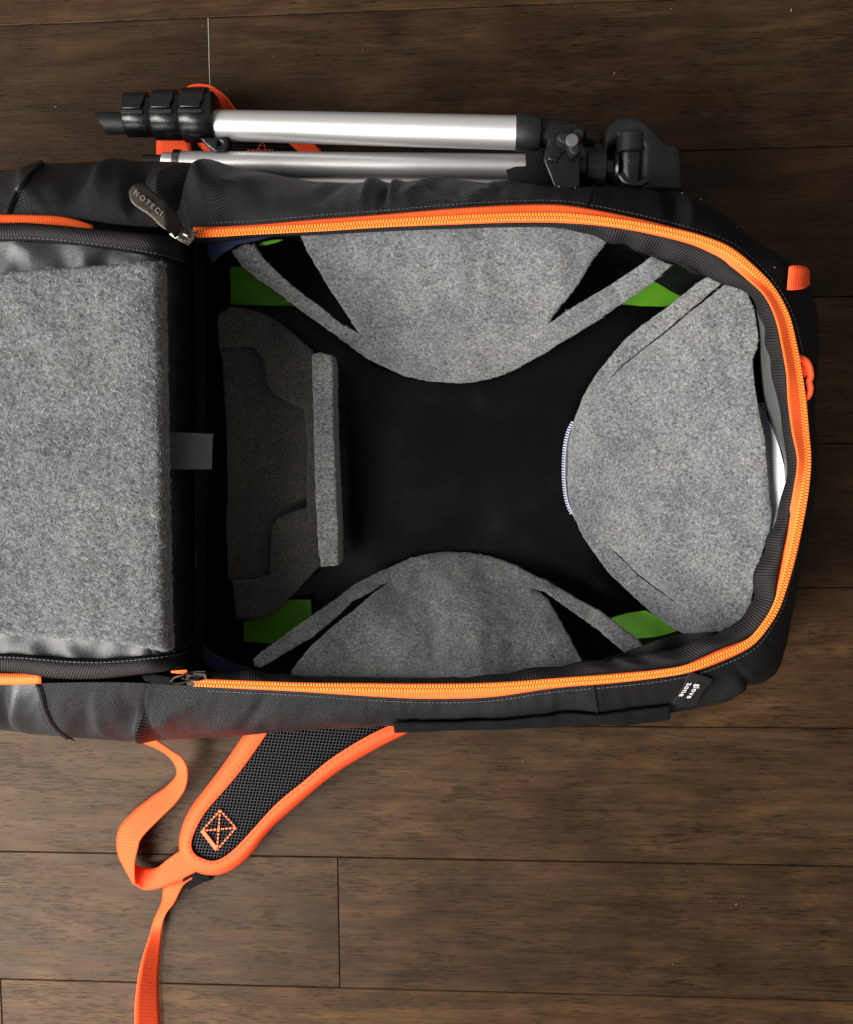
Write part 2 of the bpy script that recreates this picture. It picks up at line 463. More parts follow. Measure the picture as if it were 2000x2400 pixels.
# ------------------------------------------------------------------ floor (setting)
floor = mk('floor', [(-2.2, -2.2, -.016), (2.2, -2.2, -.016), (2.2, 2.2, -.016), (-2.2, 2.2, -.016)], [(0, 1, 2, 3)], M_sub, smooth=False)
tag(floor, 'dark brown stained hardwood floor under the backpack', kind='structure')
Y0, DP = 0.38462, 0.12937
def plank(x0, x1, y0, y1, dz):
    g = .00022; bv = .0008; t = .012
    a, b_, c, d = x0 + g, x1 - g, y0 + g, y1 - g
    L = b_ - a
    V = [(a, c, -t), (b_, c, -t), (b_, d, -t), (a, d, -t),
         (a, c, dz - bv), (b_, c, dz - bv), (b_, d, dz - bv), (a, d, dz - bv),
         (a + .0004, c + .0004, dz - bv * .35), (b_ - .0004, c + .0004, dz - bv * .35), (b_ - .0004, d - .0004, dz - bv * .35), (a + .0004, d - .0004, dz - bv * .35),
         (a + bv, c + bv, dz), (b_ - bv, c + bv, dz), (b_ - bv, d - bv, dz), (a + bv, d - bv, dz)]
    F = [(12, 13, 14, 15)]
    for k in (0, 4, 8):
        for i in range(4):
            j = (i + 1) % 4; F.append((k + i, k + j, k + 4 + j, k + 4 + i))
    o = mk('plank', V, F, M_wood, floor, smooth=False); return o
jx = {0: [P(492, 200, 0).x], 1: [-.9, .62], 2: [-.2, 1.0], 3: [-1.1, .25], 4: [.02], 5: [-.75, .7], 6: [P(795, 2170, 0).x, -1.4],
      7: [P(3, 2350, 0).x, 1.0], -1: [.18], -2: [-.3], -3: [.5], 8: [.1, -1.0], 9: [-.4], -4: [0.0], 10: [.3]}
for k in range(-5, 12):
    y1 = Y0 - DP * k; y0 = y1 - DP
    xs = sorted([-2.0] + jx.get(k, []) + [2.0])
    for a, b_ in zip(xs[:-1], xs[1:]):
        plank(a, b_, y0, y1, random.uniform(-.0003, .0003))

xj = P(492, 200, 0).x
M_joint_glint = plain('painted joint glint', (.26, .235, .21), .6, var=.3, scale=300)  # added pale strip: light glinting in the butt joint put into its colour
f_ = mk('joint_glint', *box_verts((xj - .00005, Y0 - DP / 2, -.002), (.00034, 0, 0), (0, DP / 2 - .0006, 0), (0, 0, .0021)), M_joint_glint, floor, False)

# ------------------------------------------------------------------ backpack
BP = empty('backpack', P(1150, 1080, 0), 'open black backpack with neon orange zipper lying on its back on the wood floor', 'backpack')

ST = np.array([  # silhouette, zipper outer edge, zipper inner edge, inner tape edge, tooth position across the tape
 (-420,470, -420,500, -420,530, -420,560, .3), (-260,440, -260,500, -260,530, -260,560, .3), (0,405, 0,503, 0,530, 0,560, .3), (150,383, 150,508, 150,537, 150,565, .3), (310,378, 300,528, 300,548, 300,575, .3),
 (460,382, 460,533, 460,553, 462,572, .3), (610,402, 600,527, 600,546, 600,556, .32), (750,427, 750,514, 750,541, 750,549, .32), (900,430, 900,503, 900,532, 900,541, .34),
 (1040,423, 1050,490, 1050,526, 1050,535, .34), (1200,436, 1200,481, 1200,521, 1200,531, .34), (1330,442, 1320,481, 1320,522, 1320,534, .36), (1460,439, 1440,501, 1430,531, 1420,562, .4),
 (1590,454, 1550,526, 1535,550, 1510,590, .55), (1690,500, 1650,553, 1628,575, 1582,612, .66), (1760,560, 1720,583, 1690,607, 1645,642, .72), (1830,612, 1786,640, 1752,655, 1718,670, .75),
 (1885,670, 1819,682, 1792,692, 1766,703, .78), (1909,735, 1849,738, 1818,745, 1786,750, .78), (1909,800, 1866,800, 1832,805, 1798,808, .78), (1904,870, 1879,870, 1844,872, 1811,873, .8),
 (1894,935, 1889,931, 1848,938, 1825,942, .8), (1893,1010, 1896,1010, 1857,1010, 1838,1012, .8), (1896,1080, 1900,1075, 1870,1080, 1846,1083, .78), (1892,1150, 1896,1145, 1860,1150, 1838,1150, .78),
 (1880,1220, 1885,1215, 1845,1225, 1816,1225, .78), (1870,1300, 1868,1298, 1828,1300, 1788,1295, .76), (1853,1370, 1850,1362, 1815,1365, 1767,1365, .74), (1843,1440, 1826,1422, 1806,1426, 1765,1410, .7),
 (1836,1510, 1798,1470, 1775,1474, 1745,1445, .68), (1810,1582, 1762,1514, 1740,1497, 1690,1480, .66), (1730,1616, 1693,1549, 1674,1522, 1640,1500, .62), (1640,1655, 1624,1573, 1610,1554, 1560,1525, .6),
 (1556,1669, 1556,1586, 1550,1568, 1480,1540, .55), (1440,1680, 1440,1600, 1440,1579, 1400,1550, .5), (1300,1687, 1300,1612, 1300,1590, 1290,1562, .42), (1150,1692, 1150,1633, 1150,1600, 1150,1583, .3),
 (1000,1697, 1000,1637, 1000,1602, 1000,1590, .3), (850,1702, 850,1630, 850,1601, 850,1588, .34), (700,1712, 700,1620, 700,1601, 700,1585, .42), (580,1722, 580,1614, 580,1596, 580,1572, .48),
 (450,1732, 460,1608, 460,1592, 460,1575, .5), (300,1736, 300,1600, 300,1582, 300,1565, .5), (155,1727, 150,1600, 150,1578, 150,1560, .5), (0,1712, 0,1604, 0,1578, 0,1560, .5), (-260,1690, -260,1600, -260,1575, -260,1560, .5), (-420,1670, -420,1600, -420,1575, -420,1560, .5)], float)
SS = catmull(ST, n_per=44)
NS = len(SS)
Lpx = np.concatenate([[0], np.cumsum(np.linalg.norm(np.diff(SS[:, 2:4], axis=0), axis=1))])
ZRIM, ZSIL = .168, .085
def zrim(i):   # the rim rises and sags a little along its run
    x, y = SS[i, 2], SS[i, 3]
    return ZRIM + .004 * math.sin(Lpx[i] * .006) + .003 * noise.noise(Vector((x * .004, y * .004, 5)))

# hand-placed folds: x, y, angle (deg, image sense), length, width (px), height (m)
FOLDS = [(436,455,-62,75,15,-.011), (500,455,-62,80,30,.010), (395,470,-55,50,16,.006), (330,455,-70,60,18,-.008), (270,420,-50,70,22,.006), (180,465,-35,80,22,-.005), (100,440,-60,60,20,.004),
         (560,470,-20,90,18,.003), (905,468,-65,26,9,-.006), (930,462,-60,26,9,.004), (880,455,-50,40,10,.004), (1000,455,-25,80,10,.003), (1170,455,-15,90,9,.0025), (1060,470,10,60,8,-.003), (780,470,-30,50,12,-.003), (1560,495,60,60,12,-.005), (1600,520,60,50,14,.005), (1720,560,40,60,14,-.004), (1800,640,50,60,14,.004),
         (350,1690,75,40,9,.005), (362,1668,60,70,12,-.004), (320,1640,40,60,20,-.004), (258,1665,58,60,16,.0022), (215,1640,75,60,22,-.0025), (172,1665,70,50,20,.0015), (420,1640,-30,90,20,.003), (600,1660,-10,120,18,.002), (760,1660,-6,120,14,.002), (620,1635,-40,50,10,-.002),
         (1130,1650,-5,120,10,.002), (1420,1640,10,100,14,.002), (60,1650,60,60,20,.004), (25,1640,70,60,16,-.005), (1690,1590,-30,60,10,.006), (1745,1600,60,50,10,-.003)]
def foldz(x, y):
    h = 0
    for (fx, fy, an, ln, wd, am) in FOLDS:
        dx, dy = x - fx, y - fy
        if abs(dx) > 3 * ln or abs(dy) > 3 * ln: continue
        a = math.radians(an); u = dx * math.cos(a) + dy * math.sin(a); v = -dx * math.sin(a) + dy * math.cos(a)
        h += am * math.exp(-(u / ln) ** 2 - (v / wd) ** 2)
    return h

def side_row(i, m=14):
    sx, sy, ox, oy = SS[i, :4]
    zr = zrim(i) - .002
    S = P(sx, sy, ZSIL); O = P(ox, oy, zr)
    out = []
    ctr = P(1100, 1080, 0)
    inw = Vector((ctr.x - S.x, ctr.y - S.y, 0))
    inw = Vector((S.x - O.x, S.y - O.y, 0)); inw = -inw.normalized() if inw.length > .004 else (ctr - S).normalized()
    inw.z = 0; inw.normalize()
    B0 = Vector((S.x, S.y, 0)) + inw * .030; B1 = Vector((S.x, S.y, 0)) + inw * .008
    out.append(Vector((B0.x, B0.y, .002))); out.append(Vector((B1.x, B1.y, .018))); out.append(Vector((S.x + inw.x * .001, S.y + inw.y * .001, .05)))
    span = (Vector((S.x, S.y)) - Vector((O.x, O.y))).length
    for j in range(m):
        t = j / (m - 1); th = t * math.pi / 2
        # rounded shoulder from the widest line to the zipper
        fx = 1 - math.cos(th) ** 1.0; fz = math.sin(th)
        w = .55; fx = w * fx + (1 - w) * t; fz = w * fz + (1 - w) * t
        p = Vector((S.x + (O.x - S.x) * fx, S.y + (O.y - S.y) * fx, ZSIL + (zr - ZSIL) * fz))
        if 0 < j < m - 1:
            px = sx + (ox - sx) * t; py = sy + (oy - sy) * t
            env = math.sin(math.pi * min(1, t * 1.02)) ** .6
            h = foldz(px, py) * 1.7
            h += noise.fractal(Vector((px * .010, py * .010, 2.0)), 1.0, 2.0, 3) * .0018
            h += noise.noise(Vector((px * .03, py * .03, 7.0))) * .0007
            sl = Lpx[i]
            r1 = 1 - abs(noise.noise(Vector((sl * .012, t * 1.6, 11.0)))) * 2
            h += .0008 * max(0, r1 - .55) * (1.5 if px < 700 else .8)
            h += .0011 * math.sin(sl * .16 + 3 * noise.noise(Vector((sl * .02, 0, 5)))) * max(0, t - .72) / .28 * max(0, .5 + noise.noise(Vector((sl * .008, 3, 5))))
            p.z += h * env * .9; p += -inw * h * env * .5
        out.append(p)
    return out
rows_side = [side_row(i) for i in range(NS)]
mrow = len(rows_side[0])

def piping_top(y): return 90 + (15 - 90) * (y - 385) / (505 - 385)
def piping_bot(y): return 88 + (165 - 88) * (y - 1590) / (1728 - 1590)
def build_side():
    V = [p for r in rows_side for p in r]
    U = []; L = 0
    for i in range(NS):
        if i: L += (rows_side[i][8] - rows_side[i - 1][8]).length
        a = 0
        for j in range(mrow):
            if j: a += (rows_side[i][j] - rows_side[i][j - 1]).length
            U.append((L, a))
    FA, FB, FC = [], [], []
    for i in range(NS - 1):
        for j in range(mrow - 1):
            f = (i * mrow + j, i * mrow + j + 1, (i + 1) * mrow + j + 1, (i + 1) * mrow + j)
            t = max(0, (j - 3) / (mrow - 4)); px = SS[i, 0] + (SS[i, 2] - SS[i, 0]) * t; py = SS[i, 1] + (SS[i, 3] - SS[i, 1]) * t
            if py < 900 and px < piping_top(py): FB.append(f)
            elif py > 1300 and px < piping_bot(py): FB.append(f)
            elif px > 1390 : FC.append(f)
            else: FA.append(f)
    def sub(name, F, mat):
        used = sorted({i for f in F for i in f}); mp = {k: n for n, k in enumerate(used)}
        return mk(name, [V[i] for i in used], [tuple(mp[i] for i in f) for f in F], mat, BP, True, [U[i] for i in used])
    half = lambda F_, up: [f for f in F_ if (f[0] // mrow < NS // 2) == up]
    for up in (True, False):
        a = sub('side_wall', half(FA, up), M_fabric); tag(a, 'upper side wall beside the tripod' if up else 'lower side wall beside the shoulder strap')
        b = sub('vinyl_end_panel', half(FB, up), M_vinyl)
    c = sub('top_end_wall', FC, M_fabric2)
    tag(c, 'matte black canvas end of the backpack')
    return BVHTree.FromPolygons([tuple(v) for v in V], FA + FB + FC)
BV = build_side()
ORG = Vector((0, 0, HC))
def hit(x, y, off=.0015, dz=ZSIL):
    loc, nrm, idx, dist = BV.ray_cast(ORG, ray(x, y))
    if loc is None: return P(x, y, dz)
    if nrm.dot(ray(x, y)) > 0: nrm = -nrm
    return loc + nrm * off
def hz(off, default=.1):
    return lambda x, y: hit(x, y, off, default).z

# back panel and glossy base inside, inner walls
ring = [rows_side[i][0] for i in range(0, NS, 6)]
c0 = P(900, 1080, .003)
V = [Vector((p.x, p.y, .002)) for p in ring] + [Vector((p.x, p.y, .014)) for p in ring]; n = len(ring)
F = [tuple(range(n, 2 * n)), tuple(reversed(range(n)))] + [(i, (i + 1) % n, n + (i + 1) % n, n + i) for i in range(n)]
mk('back_panel', V, F, M_lining, BP, False)

i0 = next(i for i in range(NS) if SS[i, 2] > 452); i1 = NS - 1 - next(i for i in range(NS) if SS[NS - 1 - i, 2] > 452)

def wall_row(i):
    ix, iy = SS[i, 6:8]; z = zrim(i) - .012
    a = P(ix, iy, z); c = P(1100, 1080, 0)
    o = Vector((a.x - c.x, a.y - c.y, 0)).normalized()
    r = []
    for t in (0, .1, .3, .6, .85, 1.0):
        zz = z + (.022 - z) * t
        r.append(Vector((a.x, a.y, zz)) + o * (.010 * math.sin(t * math.pi) ) + o * (.006 if t < .2 else .006) + o * noise.noise(Vector((ix * .01, iy * .01, t * 2))) * .004)
    r.append(Vector((a.x, a.y, .0205)) - o * .03)
    return r
loft('inner_lining', [wall_row(i) for i in range(0, NS, 4)], M_lining, BP)

def basez(x, y):
    return .024 + .004 * math.exp(-((x - 1060) / 190) ** 2 - ((y - 1080) / 150) ** 2) + .0016 * noise.noise(Vector((x * .006, y * .006, 1))) \
        + .0035 * math.exp(-((x * .5 + y * .86 - 1650) / 22) ** 2) * (1 / (1 + math.exp(-(x - 1180) / 40))) + .003 * math.exp(-((x * .6 - y * .8 + 260) / 20) ** 2) * (1 / (1 + math.exp(-(x - 1250) / 40))) \
        + .003 * math.exp(-((x - 1180) / 260) ** 2 - ((y - 915 - (x - 1000) * .08) / 12) ** 2)
slab('base_sheet', [(455, 600), (900, 585), (1450, 600), (1730, 760), (1790, 1050), (1730, 1400), (1480, 1530), (900, 1550), (455, 1550)], basez, .002, M_base, BP, g=26, curve=False)
# inner left wall below the folded lid
rowsw = []
for y in np.linspace(540, 1595, 40):
    x = 452 + 10 * math.sin((y - 540) / 1055 * math.pi) + 6 * noise.noise(Vector((0, y * .01, 2)))
    rowsw.append([P(x, y, .165), P(x, y, .12) + Vector((.008, 0, 0)), P(x, y, .07) + Vector((.006, 0, 0)), P(x, y, .022)])
loft('inner_end_wall', rowsw, M_lining, BP)
# lobes of blue lining showing at both corners
slab('blue_lining', [(488, 560), (486, 590), (496, 614), (520, 594), (556, 572), (604, 562), (640, 552), (560, 548)], lambda x, y: .142, .003, M_blue, BP, g=10, jit=1)
slab('blue_lining', [(440, 1440), (446, 1468), (465, 1503), (500, 1533), (540, 1555), (590, 1568), (548, 1584), (512, 1580), (478, 1552), (450, 1512), (436, 1470)], lambda x, y: .125, .003, M_blue, BP, g=10, jit=1)

# grosgrain tape inside the zipper
def rib_row(i):
    zx, zy, bx, by = SS[i, 4:8]; z = zrim(i); out = []
    s = Lpx[i]
    vis = 1.0
    for j in range(7):
        t = j / 6
        w = (4.0 * math.sin(s * .055 + 1.5 * math.sin(s * .013)) + 3 * noise.noise(Vector((s * .02, 0, 3)))) * t * min(1, max(0, (math.hypot(bx - zx, by - zy) - 10) / 25))
        dx, dy = bx - zx, by - zy; L = math.hypot(dx, dy) + 1e-6
        x = zx + dx * (t * 1.15 - .15) + dx / L * w; y = zy + dy * (t * 1.15 - .15) + dy / L * w
        zz = z - .001 - .013 * t ** 1.3 + .0022 * math.sin(s * .055 + 1.5 * math.sin(s * .013)) * t + .0025 * math.sin(math.pi * t)
        out.append(P(x, y, zz))
    return out
loft('inner_tape', [rib_row(i) for i in range(i0 - 10, i1 + 10, 2)], M_rib, BP, thick=.001)
# black canvas lip at the two upper corners, under the tape
slab('corner_lip', [(1425, 540), (1470, 562), (1505, 592), (1545, 603), (1590, 618), (1625, 640), (1662, 645), (1700, 655), (1700, 600), (1600, 555), (1500, 530)], lambda x, y: .148 - .006 * math.sin(x * .03), .0015, M_fabric2, BP, g=10, jit=.8)
slab('corner_lip', [(1330, 1590), (1345, 1564), (1420, 1545), (1480, 1524), (1540, 1502), (1600, 1486), (1660, 1483), (1700, 1480), (1700, 1520), (1560, 1570)], lambda x, y: .148 + .004 * math.sin(x * .05), .0015, M_fabric2, BP, g=10, jit=.8)
# grey satin lining that shows beside the right felt
gl = [((1716, 655), (1748, 668)), ((1762, 690), (1782, 705)), ((1776, 750), (1798, 750)), ((1780, 800), (1808, 805)), ((1784, 870), (1822, 870)), ((1790, 930), (1835, 938)), ((1802, 980), (1845, 985)), ((1816, 1020), (1850, 1030)), ((1830, 1060), (1856, 1075)), ((1838, 1110), (1852, 1120)), ((1842, 1150), (1846, 1160))]
gl = catmull(np.array([(*a, *b) for a, b in gl], float), n_per=8)
loft('grey_lining', [[P(r[0] + (r[2] - r[0]) * t, r[1] + (r[3] - r[1]) * t, .118 + .032 * t ** .8 + .003 * math.sin(t * 3.1)) for t in np.linspace(0, 1, 8)] for r in gl], M_greylin, BP, thick=.0008)

# ---- zipper
ZR = np.array([zrim(i) for i in range(NS)])
ZP = tag(bpy.data.objects.new('zipper', None), None); COL.objects.link(ZP); ZP.parent = BP; ZP.location = (0, 0, 0)
def tape_row(i, lift=.0012):
    ox, oy, ix, iy = SS[i, 2:6]; z = zrim(i); f = SS[i, 8]; out = []
    s = Lpx[i]; wv = .0010 * math.sin(s * .03) * (1 if SS[i, 2] > 1500 else .3)
    for j in range(9):
        t = j / 8           # 0 inner .. 1 outer
        x = ix + (ox - ix) * t; y = iy + (oy - iy) * t
        tilt = -.0035 * abs(t - f) ** 1.2
        px, py = ix, iy
        k1 = 1 / (1 + math.exp(-(px - 1760) / 18)) * (1 / (1 + math.exp((py - 1150) / 40)))     # right end: tape stands up, turned from the window
        k2 = 1 / (1 + math.exp(-(px - 1560) / 40)) * (1 / (1 + math.exp(-(py - 1200) / 30)))    # lower right: tape lies open towards it
        out.append(P(x, y, z + lift + .0015 + tilt * 1.6 * (1 - k1) + wv * (t - .5) + k1 * .0075 * max(0, f - t) - k2 * .005 * max(0, f - t)))
    return out
loft('zipper_tape', [tape_row(i) for i in range(i0, i1 + 1, 2)], M_neon_f, ZP, thick=.0009)
def teeth(name, ia, ib, pitch=7.0, lift=.0036, hw=9.0, rows=2, parent=ZP, sgn=1):
    mb = MB(); s = Lpx[ia]
    pitch_px = pitch
    while s < Lpx[ib]:
        g_ = lambda q: [np.interp(q, Lpx, SS[:, k]) for k in (2, 3, 4, 5, 8)]
        ox, oy, ix, iy, f = g_(s); z = float(np.interp(s, Lpx, ZR)) + lift
        x, y = ix + (ox - ix) * f, iy + (oy - iy) * f
        ga, gb = g_(s - 12), g_(s + 12)
        d = np.array([gb[2] + (gb[0] - gb[2]) * f - ga[2] - (ga[0] - ga[2]) * f, gb[3] + (gb[1] - gb[3]) * f - ga[3] - (ga[1] - ga[3]) * f]); d /= np.linalg.norm(d) + 1e-9
        nx, ny = -d[1], d[0]
        for rr in range(rows):
            o = (rr - (rows - 1) / 2) * hw
            sh = 0 if rr == 0 else pitch_px * .5
            cx, cy = x + nx * o + d[0] * sh, y + ny * o + d[1] * sh
            c = P(cx, cy, z); ax = (P(cx + d[0] * pitch_px * .38, cy + d[1] * pitch_px * .38, z) - c); ay = (P(cx + nx * hw * .5, cy + ny * hw * .5, z) - c)
            # low lozenge with a crowned top
            b = [c - ax - ay, c + ax - ay, c + ax + ay, c - ax + ay]
            t = [v.lerp(c, .45) + Vector((0, 0, .0009)) for v in b]; dn = [v - Vector((0, 0, .0009)) for v in b]
            mb.add(dn + b + t, [(0, 1, 5, 4), (1, 2, 6, 5), (2, 3, 7, 6), (3, 0, 4, 7), (4, 5, 9, 8), (5, 6, 10, 9), (6, 7, 11, 10), (7, 4, 8, 11), (8, 9, 10, 11)])
        s += pitch_px * float(np.hypot(*(np.array(g_(s + 6)[:2]) - g_(s - 6)[:2])) / 12.0) if False else pitch_px
    o = mk(name, mb.V, mb.F, M_teeth, parent, False); fix_normals(o); tag(o, kind='stuff'); return o
teeth('zipper_teeth', i0 + 2, i1 - 2)
# piece of closed zipper to the left of either slider
ia = next(i for i in range(NS) if SS[i, 2] > -300); ib = next(i for i in range(NS) if SS[i, 2] > 225)
def tape_left(i):
    ox, oy, ix, iy = SS[i, 2:6]; z = zrim(i) + .003
    k = max(0, (SS[i, 2] - 120) / 105)
    return [P(ix + (ox - ix) * t, iy + (oy - iy) * t + k * k * 14, z + .0028 * math.sin(math.pi * t) - k * .002) for t in np.linspace(0, 1, 9)]
loft('zipper_tape', [tape_left(i) for i in range(ia, ib, 3)], M_neon_f, ZP, thick=.0009)
ic = NS - 1 - next(i for i in range(NS) if SS[NS - 1 - i, 2] > 95)
idd = NS - 1 - next(i for i in range(NS) if SS[NS - 1 - i, 2] > -300)
loft('zipper_tape', [[p for p in tape_left(i)] for i in range(ic, idd, 3)], M_neon_f, ZP, thick=.0009)

# sliders
def slider(name, cx, cy, ang, z):
    s = bpy.data.objects.new(name, None); COL.objects.link(s); s.parent = ZP; s.location = (0, 0, 0)
    a = math.radians(ang); U = Vector((math.cos(a), -math.sin(a), 0)); Vv = Vector((math.sin(a), math.cos(a), 0)); c = P(cx, cy, z)
    return s, c, U, Vv
def slider_geo(name, cx, cy, ang, z, M_steel=M_steel):
    s, c, U, Vv = slider(name, cx, cy, ang, z)
    mb = MB()
    # wedge-shaped top plate, side flanges and the bridge over it
    L, Wd, h = .0082, .0056, .0011
    top = [c + U * L * .9 + Vv * Wd * .7, c + U * L + Vv * 0, c + U * L * .9 - Vv * Wd * .7, c - U * L * .9 - Vv * Wd, c - U * L - Vv * Wd * .4, c - U * L - Vv * -Wd * .4, c - U * L * .9 + Vv * Wd]
    n = len(top); mb.add([p + Vector((0, 0, h)) for p in top] + [p - Vector((0, 0, h)) for p in top], [tuple(range(n)), tuple(range(2 * n - 1, n - 1, -1))] + [(i, (i + 1) % n, n + (i + 1) % n, n + i) for i in range(n)])
    for sg in (-1, 1): mb.box(c + Vv * Wd * sg * .92 - Vector((0, 0, .0016)), U * L * .8, Vv * .0007, Vector((0, 0, .0018)))
    mb.build('slider_body', M_steel, s, True, .0004)
    m2 = MB(); m2.tube([c - U * .005 + Vector((0, 0, .001)), c - U * .0045 + Vector((0, 0, .0036)), c - U * .001 + Vector((0, 0, .0046)), c + U * .0035 + Vector((0, 0, .0036)), c + U * .0045 + Vector((0, 0, .001))], .0011, 8)
    m2.build('slider_bridge', M_steel, s)
    return s, c, U, Vv
s1, c1, U1, V1 = slider_geo('zipper_slider', 432, 549, 28, .178)
# long embossed pull tab
def polypull():
    O = [(316, 429), (337, 428), (346, 436), (390, 474), (414, 503), (424, 527), (421, 541), (409, 553), (397, 543), (377, 532), (351, 507), (315, 482), (304, 468), (300, 449), (306, 436)]
    def z(x, y):   # ridge along its length: the two halves slope like a folded plate
        d = ((x - 322) * .655 - (y - 442) * .755)     # signed distance from the long axis
        return .1975 - .00002 * abs(d) - .012 * max(0, (x - 390) / 60)
    o = slab('pull_tab', O, z, .0022, M_dsteel, s1, g=4.5, rnd=3.5, rz=.0009, curve=True)
    tag(o, 'dark polished metal pull tab with raised lettering, its glints put into a brighter colour'); return z
pz = polypull()
def text_mesh(name, body, size, loc, xdir, up, mat, parent, extrude=.0002, bold=0.0, space=1.0, line=.85, squeeze=1.0, align='CENTER'):
    cu = bpy.data.curves.new(name, 'FONT'); cu.body = body; cu.size = size; cu.extrude = extrude; cu.offset = bold
    cu.align_x = align; cu.align_y = 'CENTER'; cu.space_line = line; cu.space_character = space; cu.resolution_u = 3
    tmp = bpy.data.objects.new(name, cu); COL.objects.link(tmp)
    dg = bpy.context.evaluated_depsgraph_get(); me = bpy.data.meshes.new_from_object(tmp.evaluated_get(dg)); bpy.data.objects.remove(tmp)
    X = Vector(xdir).normalized(); Z = Vector(up).normalized(); Y = Z.cross(X).normalized(); X = Y.cross(Z).normalized()
    for v in me.vertices: v.co = Vector(loc) + X * v.co.x * squeeze + Y * v.co.y + Z * v.co.z
    me.materials.clear(); me.materials.append(mat); o = bpy.data.objects.new(name, me); COL.objects.link(o); o.parent = parent; o.location = -world_off(parent); return o
a_, b_ = P(318, 452, .1985), P(378, 500, .1985)
text_mesh('lettering', 'NOTECI', .0052, (a_ + b_) / 2 + Vector((0, 0, .0004)), b_ - a_, Vector((.1, 0, 1)), M_letter_glint, s1, .0005, .0001, 1.45)
mb = MB()
ctr = P(412, 541, .187)
mb.tube([ctr + Vector((math.cos(t) * .0034, math.sin(t) * .0034, 0)) for t in np.linspace(0, 2 * math.pi, 17)], .0008, 8, cap=False)
mb.tube([P(398, 548, .184), P(412, 558, .184), P(430, 543, .186), P(420, 530, .187)], .0007, 8)
mb.build('pull_ring', M_steel, s1)
s2, c2, U2, V2 = slider_geo('zipper_slider', 462, 1590, 0, .173, M_dsteel)
s2.location = (0, 0, 0)
mb = MB(); mb.tube([P(452, 1580, .180), P(440, 1578, .183), P(424, 1584, .184), P(410, 1588, .182), P(402, 1596, .181), P(412, 1602, .180), P(430, 1600, .18), P(446, 1594, .18)], .0010, 8)
mb.build('pull_ring', M_dsteel, s2)
slab('pull_tab', [(332, 1584), (360, 1581), (402, 1588), (410, 1600), (398, 1607), (364, 1604), (338, 1596)], lambda x, y: .181, .002, M_velcro, s2, g=6, rnd=3, rz=.0008)
slab('tape_end', [(400, 1573), (436, 1570), (440, 1577), (430, 1580), (402, 1577)], lambda x, y: .180, .0015, M_neon_f, s2, g=6)

# ---- folded-back lid
def edge_curve(pts): return catmull(np.array(pts, float), n_per=14)
LT = [(-420, 522, -420, 562), (-260, 524, -260, 563), (0, 525, 0, 564), (69, 525, 103, 566), (206, 537, 223, 578), (309, 547, 343, 597), (394, 556, 411, 614), (439, 566, 446, 632), (462, 585, 462, 650)]
LB = [(-420, 1572, -420, 1532), (-260, 1570, -260, 1532), (0, 1572, 0, 1534), (69, 1579, 103, 1540), (137, 1588, 160, 1544), (223, 1589, 240, 1546), (309, 1581, 343, 1538), (394, 1570, 429, 1526), (446, 1558, 446, 1508), (462, 1540, 462, 1490)]
def lidz(x, y=1000):
    if x < 330: return .186
    t = (x - 330) / 130.0
    return .186 - .060 * min(1.25, t) ** 2
for k, (L_, nm) in enumerate(((LT, 'lid_tape'), (LB, 'lid_tape'))):
    C = edge_curve(L_)
    rows = []
    for n_, r in enumerate(C):
        rw = []
        for t in np.linspace(0, 1, 8):
            x = r[0] + (r[2] - r[0]) * t; y = r[1] + (r[3] - r[1]) * t
            rw.append(P(x, y, lidz(x) + .0055 + .003 * math.sin(math.pi * t) - .0025 * abs(2 * t - 1) ** 3))
        rows.append(rw)
    loft(nm, rows, M_rib, BP, thick=.0016)
def lidsurf(x, y):
    e = min(1, max(0, min(y - 560, 1550 - y) / 90))
    return lidz(x) + .002 + .004 * noise.noise(Vector((x * .018, y * .018, 4))) + .0015 * math.sin(x * .04 + math.sin(y * .05)) * (1 - e) - .001
slab('lid_lining', [(-420, 545), (0, 548), (150, 553), (300, 572), (400, 592), (455, 640), (460, 800), (455, 1000), (455, 1300), (455, 1500), (400, 1545), (240, 1562), (0, 1550), (-420, 1548)], lidsurf, .003, M_vinyl, BP, g=14)
# softly lobed vinyl flap dropping into the bag
slab('vinyl_flap', [(360, 596), (382, 604), (404, 622), (424, 660), (440, 712), (447, 770), (446, 815), (425, 860), (405, 930), (405, 1010), (396, 1180), (360, 1200)], lambda x, y: .180 - .055 * max(0, (x - 365) / 85) ** 1.4, .002, M_vinyl, BP, g=9, curve=True)
slab('vinyl_flap', [(362, 712), (385, 712), (412, 730), (436, 756), (452, 790), (453, 822), (440, 870), (420, 930), (412, 1000), (420, 1150), (440, 1260), (458, 1340), (458, 1392), (446, 1440), (420, 1500), (380, 1540), (352, 1500)], lambda x, y: .186 - .055 * max(0, (x - 365) / 85) ** 1.4, .002, M_vinyl, BP, g=9, curve=True)
o = slab('hook_tab', [(380, 1012), (499, 1017), (496, 1100), (384, 1100)], lambda x, y: .196 - .02 * (x - 380) / 120, .0012, M_tape, BP, g=10, jit=.4)
tag(o, 'dark grey tab of tape sticking out over the opening')

# seam where the two cloths meet, upper and lower side
for want in (True, False):
    cand = [i for i in range(NS) if (i < NS // 2) == want and SS[i, 0] > 1000]
    i_s = min(cand, key=lambda i: abs(SS[i, 0] - 1390))
    mb = MB(); mb.tube([p + Vector((0, 0, .0004)) for p in rows_side[i_s][3:mrow]], .0010, 6); mb.build('seam', M_fabric2, BP)
